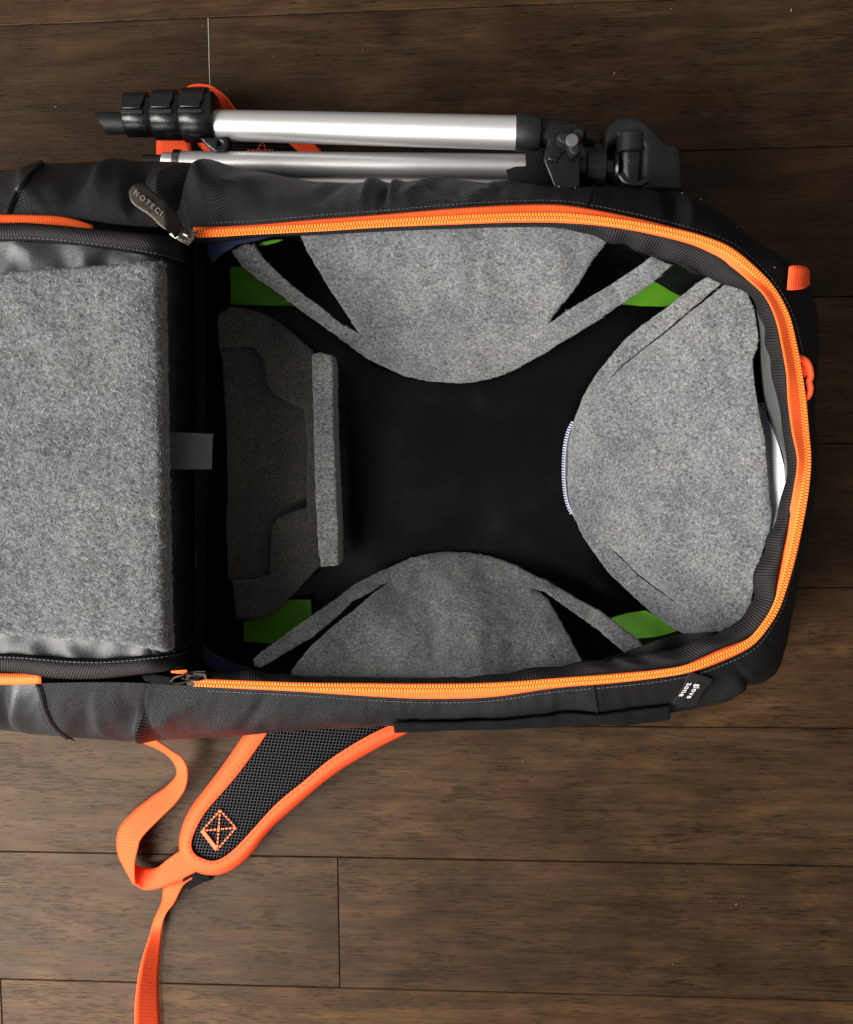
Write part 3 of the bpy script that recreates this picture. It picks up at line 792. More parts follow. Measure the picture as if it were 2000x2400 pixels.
# rows of stitching
M_sth = plain('dark grey thread', (.05, .05, .052), .7, var=.3)
def stitch_row(pts, parent, on=.0021, off=.0012, w=.00028, mat=None):
    mb = MB(); pts = [Vector(p) for p in pts]; L = [0.0]
    for a, b in zip(pts[:-1], pts[1:]): L.append(L[-1] + (b - a).length)
    A = np.array([tuple(p) for p in pts]); s = 0.0
    at = lambda q: Vector([np.interp(q, L, A[:, k]) for k in range(3)])
    while s + on < L[-1]:
        a, b = at(s), at(s + on); d = (b - a) / 2; y = Vector((-d.y, d.x, 0)).normalized() * w
        mb.box((a + b) / 2, d, y, Vector((0, 0, .00025))); s += on + off
    o = mb.build('stitching', mat or M_sth, parent, False); o['kind'] = 'stuff'; return o
for L_ in (LT, LB):
    C = edge_curve(L_)
    stitch_row([P(r[0] + (r[2] - r[0]) * .84, r[1] + (r[3] - r[1]) * .84, lidz(r[0]) + .0055 + .0022) for r in C], BP)
def off_pt(i, k):
    ox, oy, sx, sy = SS[i, 2], SS[i, 3], SS[i, 0], SS[i, 1]; L = math.hypot(sx - ox, sy - oy) + 1e-6; k = min(k, L * .45)
    return hit(ox + (sx - ox) / L * k, oy + (sy - oy) / L * k, .0004, ZRIM)
stitch_row([off_pt(i, 9) for i in range(i0 + 4, i1 - 4, 5)], BP)

# ---- piping, tag, flap, loops on the outside
for pts in ([(96, 383), (88, 390), (70, 405), (52, 428), (34, 460), (20, 490), (14, 508)], [(86, 1592), (96, 1625), (104, 1660), (122, 1695), (150, 1722), (168, 1733)]):
    C = catmull(np.array(pts, float), n_per=8); mb = MB(); mb.tube([hit(x, y, .0008) for x, y in C], .0019, 8); o = mb.build('piping', M_vinyl, BP)
    C2 = [(x + 7, y + 3) for x, y in C]; mb = MB(); mb.tube([hit(x, y, .0003) for x, y in C2], .0008, 6); mb.build('seam_thread', M_fabric2, BP)
vrows = []
for i in [k for k in range(NS) if k > NS // 2 and 922 <= SS[k, 0] <= 1560][::3]:
    r = rows_side[i]; k_ = 12; row = []
    oh_ = Vector((SS[i, 0] - SS[i, 2], -(SS[i, 1] - SS[i, 3]), 0)).normalized() + Vector((0, 0, 1))
    for j in range(2, k_):
        nr_ = (r[j + 1] - r[j - 1]).cross(rows_side[i + 4][j] - rows_side[i - 4][j]).normalized()
        if nr_.dot(oh_) < 0: nr_ = -nr_
        row.append(r[j] + nr_ * (.0036 + .0008 * math.sin(math.pi * (j - 2) / (k_ - 3)) + .0005 * noise.noise(Vector((i * .05, j, 1)))))
    vrows.append(row)
loft('velcro_flap', vrows, M_velcro, BP, thick=.0022)
tagpoly = [(1616, 1578), (1636, 1580), (1671, 1592), (1668, 1602), (1652, 1620), (1640, 1640), (1630, 1655), (1600, 1658), (1566, 1667), (1556, 1668), (1578, 1645), (1600, 1612)]
TG = slab('tag', tagpoly, lambda x, y: hit(x, y, .0035, ZSIL + .01).z + .001, .0016, M_tagm, BP, g=7, rnd=2.5, rz=.0006, curve=True)
TG['label'] = 'charcoal rubber tag printed glove zone'
# lettering follows the tag
def tri_n(a, b, c): return (b - a).cross(c - a).normalized()
pa, pb, pc = (P(x, y, hit(x, y, .0035).z + .0012) for x, y in ((1648, 1600), (1590, 1600), (1612, 1640)))
nn = tri_n(pa, pb, pc); nn = nn if nn.z > 0 else -nn
for word, (xa, ya), (xb, yb) in (('glove', (1640, 1598), (1612, 1638)), ('zone', (1618, 1597), (1596, 1632))):
    A, B = (P(x, y, hit(x, y, .0035).z + .0012) for x, y in ((xa, ya), (xb, yb)))
    ln = (B - A).length
    text_mesh('lettering', word, .0066, (A + B) / 2 + nn * .0008, B - A, nn, M_print, TG, .00012, .00004, 1.12, squeeze=ln / (.0066 * .55 * len(word)) * .98)

def ribbon(name, left, right, zl, zr, mat, parent, n=None, thick=.0013, step=6, bulge=0.0):
    """left/right: outlines of both edges in photo coordinates; zl/zr: height of each edge at each station"""
    k = n or 60
    A = resample(catmull(np.array([(x, y, z) for (x, y), z in zip(left, zl)], float), n_per=12), k)
    B = resample(catmull(np.array([(x, y, z) for (x, y), z in zip(right, zr)], float), n_per=12), k)
    rows = []
    for a, b in zip(A, B):
        p, q = P(*a), P(*b); rows.append([p.lerp(q, t) + Vector((0, 0, bulge * math.sin(math.pi * t))) for t in np.linspace(0, 1, 7)])
    return loft(name, rows, mat, parent, thick=thick)

# neon loops at the right end
o = ribbon('grab_loop', [(1850, 625), (1864, 622), (1886, 625), (1895, 634)], [(1845, 679), (1858, 680), (1880, 677), (1896, 668)], [.170, .170, .164, .150], [.170, .170, .164, .150], M_neon, BP, 16, .002)
tag(o, 'short folded neon orange grab loop at the right end')
ribbon('grab_loop_underside', [(1846, 630), (1870, 628), (1895, 634)], [(1846, 672), (1870, 672), (1896, 667)], [.125, .126, .132], [.125, .126, .132], M_neon, BP, 12, .002)
C = catmull(np.array([(1868, 838), (1884, 842), (1896, 856), (1901, 880), (1897, 894), (1900, 910), (1896, 926), (1886, 934), (1876, 922)], float), n_per=6)
mb = MB(); mb.tube([P(x, y, .171) for x, y in C], .0023, 8, sx=1.0); o = mb.build('cord_loop', M_neon, BP); tag(o, 'neon orange cord loop beside the right zipper')
slab('cord_loop_web', [(1872, 845), (1890, 856), (1896, 878), (1886, 884), (1876, 872)], lambda x, y: .170, .002, M_neon, BP, g=6)
mb = MB(); C = catmull(np.array([(1838, 1444), (1845, 1447), (1849, 1460), (1846, 1475), (1840, 1487)], float), n_per=6)
mb.tube([P(x, y, .07) for x, y in C], .0011, 8); mb.build('ring', M_dsteel, BP)
slab('neon_stub', [(1830, 1484), (1835, 1480), (1840, 1490), (1834, 1501), (1828, 1494)], lambda x, y: .088, .004, M_neon, BP, g=4, rnd=2, rz=.001)

# ---- shoulder strap below the bag
so = [(1110, 1650), (1040, 1680), (997, 1700), (928, 1730), (860, 1767), (791, 1808), (723, 1863), (677, 1904), (631, 1945), (599, 1991), (567, 2023), (531, 2046), (494, 2052), (458, 2043), (430, 2018), (420, 1991), (423, 1954), (439, 1908), (467, 1867), (503, 1822), (540, 1771), (567, 1730), (590, 1700), (625, 1660)]
si = [(1050, 1640), (965, 1675), (919, 1698), (869, 1721), (814, 1753), (759, 1790), (714, 1831), (654, 1877), (613, 1922), (576, 1963), (540, 2000), (512, 2016), (494, 2018), (478, 2013), (458, 2004), (447, 1982), (456, 1950), (480, 1904), (517, 1863), (560, 1813), (597, 1762), (624, 1722), (645, 1692), (675, 1655)]
def strapz(x, y):
    return .026 + .012 * max(0, min(1, (1950 - y) / 260))
STR = bpy.data.objects.new('shoulder_strap', None); COL.objects.link(STR); STR.parent = BP; STR.location = (0, 0, 0)
tag(STR, 'shoulder strap below the bag, black mesh with neon orange edging')
pad_poly = [(x + (a - x) * .25, y + (b - y) * .25) for (x, y), (a, b) in zip(si, so)]
slab('mesh_pad', pad_poly, lambda x, y: strapz(x, y) - .001, .014, M_mesh, STR, g=11, rnd=16, rz=.004)
def strap_edge(so, si, parent, zf):
    A = catmull(np.array([(*a, *b) for a, b in zip(so, si)], float), n_per=14)
    K = np.exp(-(np.arange(-18, 19) / 8.0) ** 2); K /= K.sum(); pad = np.vstack([np.repeat(A[:1], 18, 0), A, np.repeat(A[-1:], 18, 0)])
    A = np.stack([np.convolve(pad[:, k], K, 'valid') for k in range(4)], 1)
    rows = []
    for r in A:
        rw = []
        for t in np.linspace(0, 1, 9):     # 0 outer .. 1 inner, wraps round the rim
            x = r[0] + (r[2] - r[0]) * t; y = r[1] + (r[3] - r[1]) * t
            rw.append(P(x, y, zf(x, y) - .0115 * (1 - math.sin(min(1, t * 2.1) * math.pi / 2)) + .0012))
        q = rw[0]; rw.insert(0, Vector((q.x, q.y, q.z - .004)) + (rw[4] - rw[0]).normalized() * .002)
        rows.append(rw)
    o = loft('edging', rows, M_neon, parent, thick=.0008)
    # row of stitches along the inner edge
    mb = MB()
    L = 0
    for i in range(1, len(A)):
        d = math.hypot(*(A[i, 2:4] - A[i - 1, 2:4])); L += d
        if L > 11:
            L = 0; x = A[i, 2] + (A[i, 0] - A[i, 2]) * .2; y = A[i, 3] + (A[i, 1] - A[i, 3]) * .2
            v = (A[i, 2:4] - A[i - 1, 2:4]) / (d + 1e-9) * 3.2
            z = zf(x, y) + .0016
            c = P(x, y, z); ax = P(x + v[0], y + v[1], z) - c; ay = Vector((-ax.y, ax.x, 0)).normalized() * .00045
            mb.box(c, ax, ay, Vector((0, 0, .0004)))
    mb.build('stitching', M_stitch, parent, False)['kind'] = 'stuff'
M_stitch = plain('dark orange thread', (.42, .035, .008), .8, var=.2)
M_thread = plain('neon orange thread', (1.0, .14, .03), .6, var=.1)
strap_edge(so, si, STR, strapz)
# boxed cross stitch
def dashes(segs, zf, parent, w=.0007, dash=6.5, gap=3.0, mat=None, thickseg=()):
    mb = MB()
    for k, ((x0, y0), (x1, y1)) in enumerate(segs):
        L = math.hypot(x1 - x0, y1 - y0); ux, uy = (x1 - x0) / L, (y1 - y0) / L; s = 0
        dd, gg, ww = (4.2, .2, w * 2.4) if k in thickseg else (dash, gap, w)
        while s < L - 1:
            e = min(L, s + dd); xm, ym = x0 + ux * (s + e) / 2, y0 + uy * (s + e) / 2
            z = zf(xm, ym); c = P(xm, ym, z); ax = P(xm + ux * (e - s) / 2, ym + uy * (e - s) / 2, z) - c
            ay = Vector((-ax.y, ax.x, 0)).normalized() * ww
            if k in thickseg: ax = ax + ay * .35
            mb.box(c, ax * .95, ay, Vector((0, 0, .0004)))
            s = e + gg
    o = mb.build('box_stitching', mat or M_thread, parent, False); return o
q = [(516, 1899), (553, 1940), (509, 1992), (474, 1947)]
dashes([(q[0], q[1]), (q[1], q[2]), (q[3], q[2]), (q[0], q[3]), (q[0], q[2]), (q[3], q[1])], lambda x, y: strapz(x, y) + .0012, STR, thickseg=(2,), dash=6)
mb = MB(); mb.box(P(462, 2058, .012), Vector((.011, .006, 0)), Vector((-.003, .005, 0)), Vector((0, 0, .003))); mb.build('strap_buckle', M_velcro, STR, True, .001)
slab('webbing_tab', [(440, 2062), (470, 2052), (505, 2050), (500, 2062), (470, 2072), (448, 2074)], lambda x, y: .012, .004, M_velcro, STR, g=8, rnd=3, rz=.001)

# webbing of the lower strap
L1 = [(300, 1725), (327, 1737), (357, 1749), (389, 1767), (410, 1790), (414, 1817), (389, 1845), (357, 1867), (311, 1904), (284, 1936), (275, 1963), (277, 2000), (293, 2036), (314, 2073)]
R1 = [(350, 1722), (371, 1737), (403, 1760), (426, 1776), (439, 1803), (435, 1845), (412, 1881), (380, 1913), (343, 1950), (328, 1970), (323, 1988), (316, 2018), (315, 2045), (316, 2068)]
o = ribbon('webbing', L1, R1, [.05, .045, .036, .030, .026, .020, .014, .010, .007, .006, .006, .008, .011, .013],
           [.05, .045, .040, .036, .034, .032, .030, .029, .028, .028, .028, .028, .028, .028], M_neon, BP, 110)
tag(o, 'loop of neon orange webbing curling from under the bag')
L2 = [(314, 2026), (335, 2032), (357, 2035), (371, 2032), (394, 2014), (421, 1995), (450, 1975)]
R2 = [(315, 2070), (326, 2080), (341, 2086), (371, 2082), (412, 2068), (462, 2050), (490, 2040)]
o = ribbon('webbing', L2, R2, [.004, .005, .007, .010, .013, .014, .014], [.016, .014, .012, .011, .011, .012, .013], M_neon, BP, 50)
tag(o, 'neon orange webbing joining the tip of the lower strap')
L3 = [(450, 2045), (439, 2055), (398, 2071), (384, 2084), (380, 2114), (362, 2155), (350, 2196), (334, 2247), (323, 2302), (317, 2356), (316, 2400), (316, 2520)]
R3 = [(490, 2040), (467, 2050), (435, 2069), (420, 2092), (408, 2116), (389, 2142), (380, 2175), (376, 2228), (372, 2288), (373, 2343), (376, 2400), (380, 2520)]
o = ribbon('webbing', L3, R3, [.004, .004, .004, .004, .004, .005, .013, .020, .023, .024, .024, .024], [.012, .014, .016, .018, .018, .014, .008, .005, .004, .004, .004, .004], M_neon, BP, 110)
tag(o, 'tail of neon orange webbing running off the lower edge')

# strap and webbing above the bag, under the tripod
L4 = [(366, 430), (367, 370), (368, 325), (378, 270), (400, 235), (425, 213), (454, 199), (491, 201), (515, 215), (535, 233), (552, 257), (600, 310)]
R4 = [(450, 430), (449, 370), (447, 328), (446, 290), (448, 262), (455, 242), (468, 226), (484, 224), (498, 236), (512, 250), (526, 268), (560, 320)]
o = ribbon('webbing', L4, R4, [.02, .02, .02, .022, .026, .030, .034, .036, .034, .032, .030, .028], [.02, .02, .02, .016, .010, .006, .005, .005, .005, .006, .008, .010], M_neon, BP, 90)
tag(o, 'neon orange webbing looped behind the tripod clamps')
US = bpy.data.objects.new('shoulder_strap', None); COL.objects.link(US); US.parent = BP; US.location = (0, 0, 0)
tag(US, 'second shoulder strap under the tripod legs')
slab('mesh_pad', [(475, 300), (640, 290), (700, 340), (760, 430), (560, 430), (520, 380)], lambda x, y: .020, .012, M_mesh, US, g=12, rnd=12, rz=.004)
ribbon('edging', [(448, 318), (462, 338), (490, 365), (530, 420)], [(485, 322), (502, 345), (530, 372), (570, 420)], [.012, .012, .014, .016], [.021, .022, .022, .022], M_neon, US, 30)
ribbon('edging', [(640, 300), (677, 335), (704, 360), (740, 400), (770, 440)], [(690, 300), (735, 337), (759, 360), (790, 395), (820, 440)], [.022] * 5, [.018] * 5, M_neon, US, 30)
dashes([((600, 360), (615, 330)), ((615, 330), (628, 362)), ((580, 352), (640, 352))], lambda x, y: .0215, US)

# ------------------------------------------------------------------ tripod
TR = empty('tripod', P(900, 310, 0), 'folded tripod with silver legs and black head strapped along the upper side of the backpack', 'tripod')
def pxr(px, z): return px * (HC - z) / FPX
LEG = bpy.data.objects.new('leg', None); COL.objects.link(LEG); LEG.parent = TR; LEG.location = (0, 0, 0); tag(LEG, 'nearest silver leg with three lever clamps')
A1, B1 = P(500, 293, .055), P(1216, 311, .098)
mb = MB(); mb.tube([A1, A1.lerp(B1, .3), A1.lerp(B1, .7), B1], [pxr(33.5, .055), pxr(35, .07), pxr(36.5, .09), pxr(37, .098)], 40); mb.build('tube', M_alu, LEG)
ax = (B1 - A1).normalized(); sd = ax.cross(Vector((0, 0, 1))).normalized(); upv = sd.cross(ax).normalized()
if sd.y < 0: sd = -sd
def clamp(x0, x1, yt, yb, z, k):
    cl = bpy.data.objects.new('clamp', None); COL.objects.link(cl); cl.parent = LEG; cl.location = (0, 0, 0)
    return cl
def clamp_geo(x0, x1, yt, yb, z):
    yc = (yt + yb) / 2; rr = pxr((yb - yt) / 2, z); p0, p1 = P(x0, yc, z), P(x1, yc, z); Lh = (p1 - p0) / 2; c = (p0 + p1) / 2
    u = Lh.normalized(); s_ = Vector((-u.y, u.x, 0))
    if s_.y < 0: s_ = -s_
    z_ = Vector((0, 0, 1))
    mb = MB()
    # rounded collar, flattened on the lever side
    prof = []
    for a in np.linspace(0, 2 * math.pi, 36, endpoint=False):
        cx, cz = math.cos(a), math.sin(a); n_ = 3.2
        f = (abs(cx) ** n_ + abs(cz) ** n_) ** (-1 / n_)
        rad = rr * f * .94
        if cx < -.1: rad = rr * (.96 + (.03 * math.cos(a * 26)))     # fluted grip on the lower half
        prof.append((cx * rad, cz * rad * .92))
    V = []; F = []
    for e, sc in ((-1, .90), (-.9, .99), (-.2, 1.0), (.9, 1.0), (1, .92)):
        for (a, b) in prof: V.append(c + Lh * e + s_ * a * sc + z_ * b * sc)
    m = len(prof)
    for i in range(4):
        for k in range(m): F.append((i * m + k, i * m + (k + 1) % m, (i + 1) * m + (k + 1) % m, (i + 1) * m + k))
    F.append(tuple(reversed(range(m)))); F.append(tuple(range(4 * m, 5 * m))); mb.add(V, F)
    cl = mb.build('clamp', M_plastic, LEG, True, 0, 50)
    # lever lying over the upper half, and its bright pin
    m2 = MB(); pts = []
    for a in np.linspace(-.1, 1.75, 9): pts.append(c - Lh * .12 + s_ * rr * math.sin(1.35 - a * .75) * 1.0 + z_ * rr * math.cos(1.35 - a * .75) * 1.0)
    V = []; F = []
    for i, p in enumerate(pts):
        nrm = (p - (c - Lh * .12)).normalized(); wl = Lh * (.74 if i < 7 else .60)
        V += [p - wl + nrm * .0002, p + wl + nrm * .0002, p + wl + nrm * .0030, p - wl + nrm * .0030]
    for i in range(len(pts) - 1):
        for k in range(4): F.append((i * 4 + k, i * 4 + (k + 1) % 4, (i + 1) * 4 + (k + 1) % 4, (i + 1) * 4 + k))
    F += [(3, 2, 1, 0), tuple(len(pts) * 4 - 4 + k for k in range(4))]
    m2.add(V, F); m2.build('lever', M_plastic, cl, True, .0008)
    m3 = MB(); pc = c - Lh * .15 + z_ * (rr * .96) - s_ * rr * .06; m3.box(pc, Lh * .72, s_ * .0016, z_ * .0018); m3.build('lever_tip', M_plastic_m, cl, True, .0006)
    return cl
for a in ((297, 367, 229, 321, .052), (364, 437, 223, 328, .054), (431, 508, 219, 333, .056)): clamp_geo(*a)
mb = MB(); f0, f1 = P(300, 290, .052), P(240, 288, .050); mb.tube([f0, f0.lerp(f1, .8)], [pxr(24, .05), pxr(25, .05)], 24)
o = mb.build('foot', M_plastic_m, LEG)
# slanted tip of the foot
mb = MB(); c = f0.lerp(f1, .8); r = pxr(25, .05); V = []
for k in range(24):
    a = 2 * math.pi * k / 24; V.append(c + Vector((0, math.cos(a), math.sin(a))) * r)
for k in range(24):
    a = 2 * math.pi * k / 24; V.append(c + Vector((-.0045 - .006 * math.cos(a), math.cos(a) * r * .97, math.sin(a) * r * .95)))
F = [(k, (k + 1) % 24, 24 + (k + 1) % 24, 24 + k) for k in range(24)] + [tuple(range(24, 48))]; mb.add(V, F); mb.build('foot_tip', M_plastic_m, LEG)
o = slab('lug', [(466, 322), (530, 318), (536, 340), (530, 355), (505, 357), (488, 346)], lambda x, y: .066, .012, M_plastic, LEG, g=6, rnd=4, rz=.002, holes=[[(514 + 6 * math.cos(a), 339 + 7 * math.sin(a)) for a in np.linspace(0, 2 * math.pi, 10, endpoint=False)]])
mb = MB(); mb.tube([P(514, 339, .064) + Vector((math.cos(t) * .0023, math.sin(t) * .0026, 0)) for t in np.linspace(0, 2 * math.pi, 17)], .0006, 6, cap=False); mb.build('eyelet', M_steel, LEG)
# the two legs behind
def leg(x0, y0, x1, y1, z0, z1, r0, r1, lab):
    L = bpy.data.objects.new('leg', None); COL.objects.link(L); L.parent = TR; L.location = (0, 0, 0); tag(L, lab)
    a, b = P(x0, y0, z0), P(x1, y1, z1); mb = MB(); mb.tube([a, a.lerp(b, .5), b], [pxr(r0, z0), pxr((r0 + r1) / 2, z0), pxr(r1, z1)], 36); mb.build('tube', M_alu, L); return L
L2_ = leg(424, 381, 1233, 389, .055, .070, 26, 27, 'second silver leg half hidden by the bag edge')
mb = MB(); mb.tube([P(385, 376, .052), P(424, 380, .054)], pxr(19, .05), 24); mb.build('inner_tube', M_alu, L2_)
mb = MB(); mb.tube([P(410, 378, .056), P(424, 379, .056)], pxr(27, .05), 24); mb.build('clamp', M_steel, L2_)
mb = MB(); mb.tube([P(338, 376, .052), P(386, 377, .052)], pxr(14, .05), 20); mb.build('foot', M_plastic_m, L2_)
leg(600, 425, 1204, 428, .040, .050, 24, 25, 'third silver leg lowest against the bag')
# head end
HD = bpy.data.objects.new('head', None); COL.objects.link(HD); HD.parent = TR; HD.location = (0, 0, 0)
mb = MB(); mb.tube([P(1209, 310, .098), P(1214, 310, .098), P(1260, 311, .098), P(1266, 311, .098)], [pxr(38, .098), pxr(41, .098), pxr(41, .098), pxr(38, .098)], 32); mb.build('collar', M_plastic_m, HD)
mb = MB(); mb.tube([P(1262, 312, .094), P(1330, 314, .094)], pxr(31, .094), 24); mb.build('leg_hinge', M_plastic_m, HD)
slab('bracket', [(1291, 291), (1352, 288), (1358, 300), (1360, 440), (1310, 446), (1300, 440), (1274, 374)], lambda x, y: .116, .05, M_plastic, HD, g=8, rnd=4, rz=.002)
slab('bracket_rib', [(1296, 300), (1340, 296), (1340, 345), (1318, 360), (1306, 380), (1284, 374)], lambda x, y: .118, .003, M_plastic, HD, g=7, rnd=4, rz=.0015)
# three-lobed locking knob
kc = (1342, 327)
star = []
for a in np.linspace(0, 2 * math.pi, 48, endpoint=False):
    r = 27 + 10 * math.cos(3 * (a - math.radians(75)))
    star.append((kc[0] + r * math.cos(a), kc[1] + r * math.sin(a)))
slab('locking_knob', star, lambda x, y: .130, .012, M_plastic_m, HD, g=5, rnd=5, rz=.003)
slab('knob_cap', [(1342 + 15 * math.cos(a), 327 + 15 * math.sin(a)) for a in np.linspace(0, 2 * math.pi, 28, endpoint=False)], lambda x, y: .1325, .004, M_greycap, HD, g=5, rnd=2, rz=.0006)
mb = MB(); zc = .088
def hc(x0, x1, yc, r0, r1, nm, mat=M_plastic, seg=32, ring=None, z=zc):
    mb = MB(); n = 4; mb.tube([P(x0, yc, z), P(x0 + 2, yc, z), P(x1 - 2, yc, z), P(x1, yc, z)], [pxr(r0 * .94, z), pxr(r0, z), pxr(r1, z), pxr(r1 * .94, z)], seg, ring=ring); return mb.build(nm, mat, HD)
hc(1335, 1372, 392, 42, 46, 'column_base'); hc(1372, 1418, 393, 49, 49, 'pan_ring', M_plastic_m, 48, lambda k, s: 1 - .05 * (k % 4 < 2)); hc(1346, 1420, 375, 38, 38, 'column')
hc(1418, 1436, 398, 30, 30, 'neck'); hc(1436, 1446, 395, 42, 44, 'pan_plate')
head_o = [(1414, 350), (1413, 312), (1426, 286), (1450, 270), (1478, 266), (1500, 269), (1524, 284), (1546, 308), (1560, 326), (1574, 330), (1590, 332), (1600, 348), (1604, 380), (1605, 448), (1500, 450), (1505, 380), (1505, 345), (1450, 326), (1436, 335), (1424, 352)]
slab('tilt_housing', head_o, lambda x, y: .104 - .00009 * max(0, x - 1520), .06, M_plastic_m, HD, g=9, rnd=14, rz=.010)
slab('camera_platform', [(1500, 345), (1570, 345), (1596, 352), (1600, 450), (1500, 450)], lambda x, y: .082, .05, M_velcro, HD, g=10, rnd=4, rz=.002)
mb = MB(); mb.tube([P(1478, 318, .098), P(1478, 358, .098)], pxr(31, .098), 28); mb.build('tilt_axle', M_plastic_m, HD)
mb = MB(); mb.tube([P(1478, 366, .092), P(1478, 440, .092)], [pxr(32, .09), pxr(27, .09)], 28); mb.build('tilt_grip', M_plastic, HD)
mb = MB(); mb.tube([P(1478, 357, .092), P(1478, 367, .092)], pxr(29, .09), 28); mb.build('tilt_ring', M_dsteel, HD)
mb = MB(); mb.tube([P(1456, 412, .116), P(1464, 424, .118), P(1480, 432, .118), P(1500, 432, .117), (P(1514, 424, .114))], [.0035, .003, .0022, .003, .003], 12); mb.build('wing_screw', M_plastic, HD)
mb = MB(); mb.tube([P(1370, 320, .10), P(1396, 322, .098)], pxr(13, .1), 16); mb.build('crank_stub', M_plastic_m, HD)
# retaining strap of the bag over the legs
so_ = slab('tripod_strap', [(1187, 398), (1210, 390), (1234, 389), (1231, 356), (1268, 352), (1276, 372), (1290, 410), (1304, 446), (1200, 446)], lambda x, y: .104 + .004 * math.sin((x - 1190) * .03), .002, M_fabric2, BP, g=8, jit=.5)
tag(so_, 'black strap of the bag wrapped over the tripod legs')

# ------------------------------------------------------------------ felt and inserts inside the bag
def fuzz(parent, faces_obj, n, length, mat, seed=1, edge=True, up=.35, wid=.00010):
    """loose wool fibres standing off a felt surface"""
    r = np.random.default_rng(seed); me = faces_obj.data
    off = world_off(faces_obj); tris = []
    me.calc_loop_triangles(); A = []
    for t in me.loop_triangles:
        nz = t.normal
        if nz.z > -.2: tris.append(([me.vertices[i].co.copy() for i in t.vertices], nz.copy())); A.append(t.area * (2.5 if (edge and nz.z < .6) else 1))
    A = np.array(A); A /= A.sum(); idx = r.choice(len(tris), n, p=A)
    mb = MB()
    for i in idx:
        (a, b, c), nm = tris[i]; u, v = r.random(2)
        if u + v > 1: u, v = 1 - u, 1 - v
        p = a + (b - a) * u + (c - a) * v + off
        d = Vector(r.normal(size=3)); d = (d - nm * d.dot(nm)).normalized(); d2 = d.cross(nm)
        L = length * r.uniform(.4, 1.3); k = r.uniform(-.8, .8)
        p1 = p + d * L * .5 + nm * L * up * r.uniform(.2, 1) + d2 * k * L * .2; p2 = p + d * L + nm * L * up * r.uniform(-.2, 1.2) + d2 * k * L * .7
        w = d2 * wid + nm * wid * .4
        mb.add([p - w, p + w, p1 + w, p1 - w, p2 + w * .5, p2 - w * .5], [(0, 1, 2, 3), (3, 2, 4, 5)])
    o = mk('fuzz', mb.V, mb.F, mat, parent, False); o['kind'] = 'stuff'; return o

def thing_loc(o, x, y, z, label, cat, group=None):
    """give a top-level mesh its origin at its own place"""
    p = P(x, y, z); o.data.transform(Matrix.Translation(-p)); o.location = p
    return tag(o, label, cat, group)

TOPF = [(690, 505), (698, 530), (702, 548), (720, 588), (743, 627), (777, 685), (811, 733), (842, 783), (835, 776), (794, 754), (753, 719), (715, 692), (674, 658), (647, 634), (619, 606), (595, 572), (578, 569), (541, 587), (565, 621), (606, 654), (640, 677), (681, 709), (722, 740), (777, 778), (818, 809), (859, 839), (901, 860), (949, 881), (1000, 892), (1071, 898), (1119, 894), (1167, 882), (1209, 865), (1277, 827), (1346, 784), (1407, 748), (1449, 717), (1483, 695), (1523, 668), (1577, 621), (1530, 600), (1486, 631), (1430, 668), (1374, 701), (1330, 727), (1308, 744), (1287, 757), (1301, 734), (1332, 697), (1359, 662), (1387, 614), (1411, 583), (1431, 554), (1446, 525), (1440, 505)]
def z_top(x, y):
    t = max(0, min(1.05, (897 - y) / 370)); z = .032 + .112 * t ** .92
    return z + .007 * noise.noise(Vector((x * .008, y * .008, 3))) + .0018 * noise.noise(Vector((x * .03, y * .03, 4))) + .003 * math.sin((x - 1060) * .008)
f1 = slab('felt_insert', TOPF, z_top, .0042, M_felt, None, g=9, jit=1.1, rnd=5, rz=.0018)
def z_bot(x, y):
    t = max(0, min(1.05, (y - 1294) / 296)); z = .032 + .108 * t ** .95
    arm = 1 if (x < 780 and y < 1475 + (698 - x) * .35) else 0
    return z + .007 * noise.noise(Vector((x * .008, y * .008, 8))) + .0018 * noise.noise(Vector((x * .03, y * .03, 4))) + .010 * math.exp(-((x - 1160) / 60) ** 2) * t * .6 + .006 * math.sin((x - 950) * .012) * t
BOTF = [(592, 1548), (597, 1563), (610, 1566), (630, 1556), (674, 1528), (730, 1496), (782, 1454), (826, 1412), (870, 1388), (902, 1368), (917, 1360), (870, 1396), (818, 1440), (778, 1470), (730, 1514), (698, 1552), (684, 1572), (676, 1600), (690, 1625), (1380, 1610), (1372, 1570), (1362, 1545), (1340, 1502), (1330, 1484), (1310, 1448), (1286, 1406), (1254, 1381), (1274, 1386), (1310, 1411), (1330, 1426), (1370, 1454), (1402, 1476), (1430, 1500), (1467, 1532), (1510, 1517), (1498, 1500), (1466, 1478), (1438, 1454), (1410, 1434), (1350, 1402), (1290, 1366), (1246, 1345), (1189, 1316), (1150, 1305), (1098, 1296), (1050, 1294), (1010, 1298), (962, 1308), (930, 1324), (890, 1340), (834, 1368), (794, 1400), (742, 1436), (690, 1472), (642, 1508), (610, 1530)]
f2 = slab('felt_insert', BOTF, z_bot, .0042, M_felt, None, g=9, jit=1.1, rnd=5, rz=.0018)
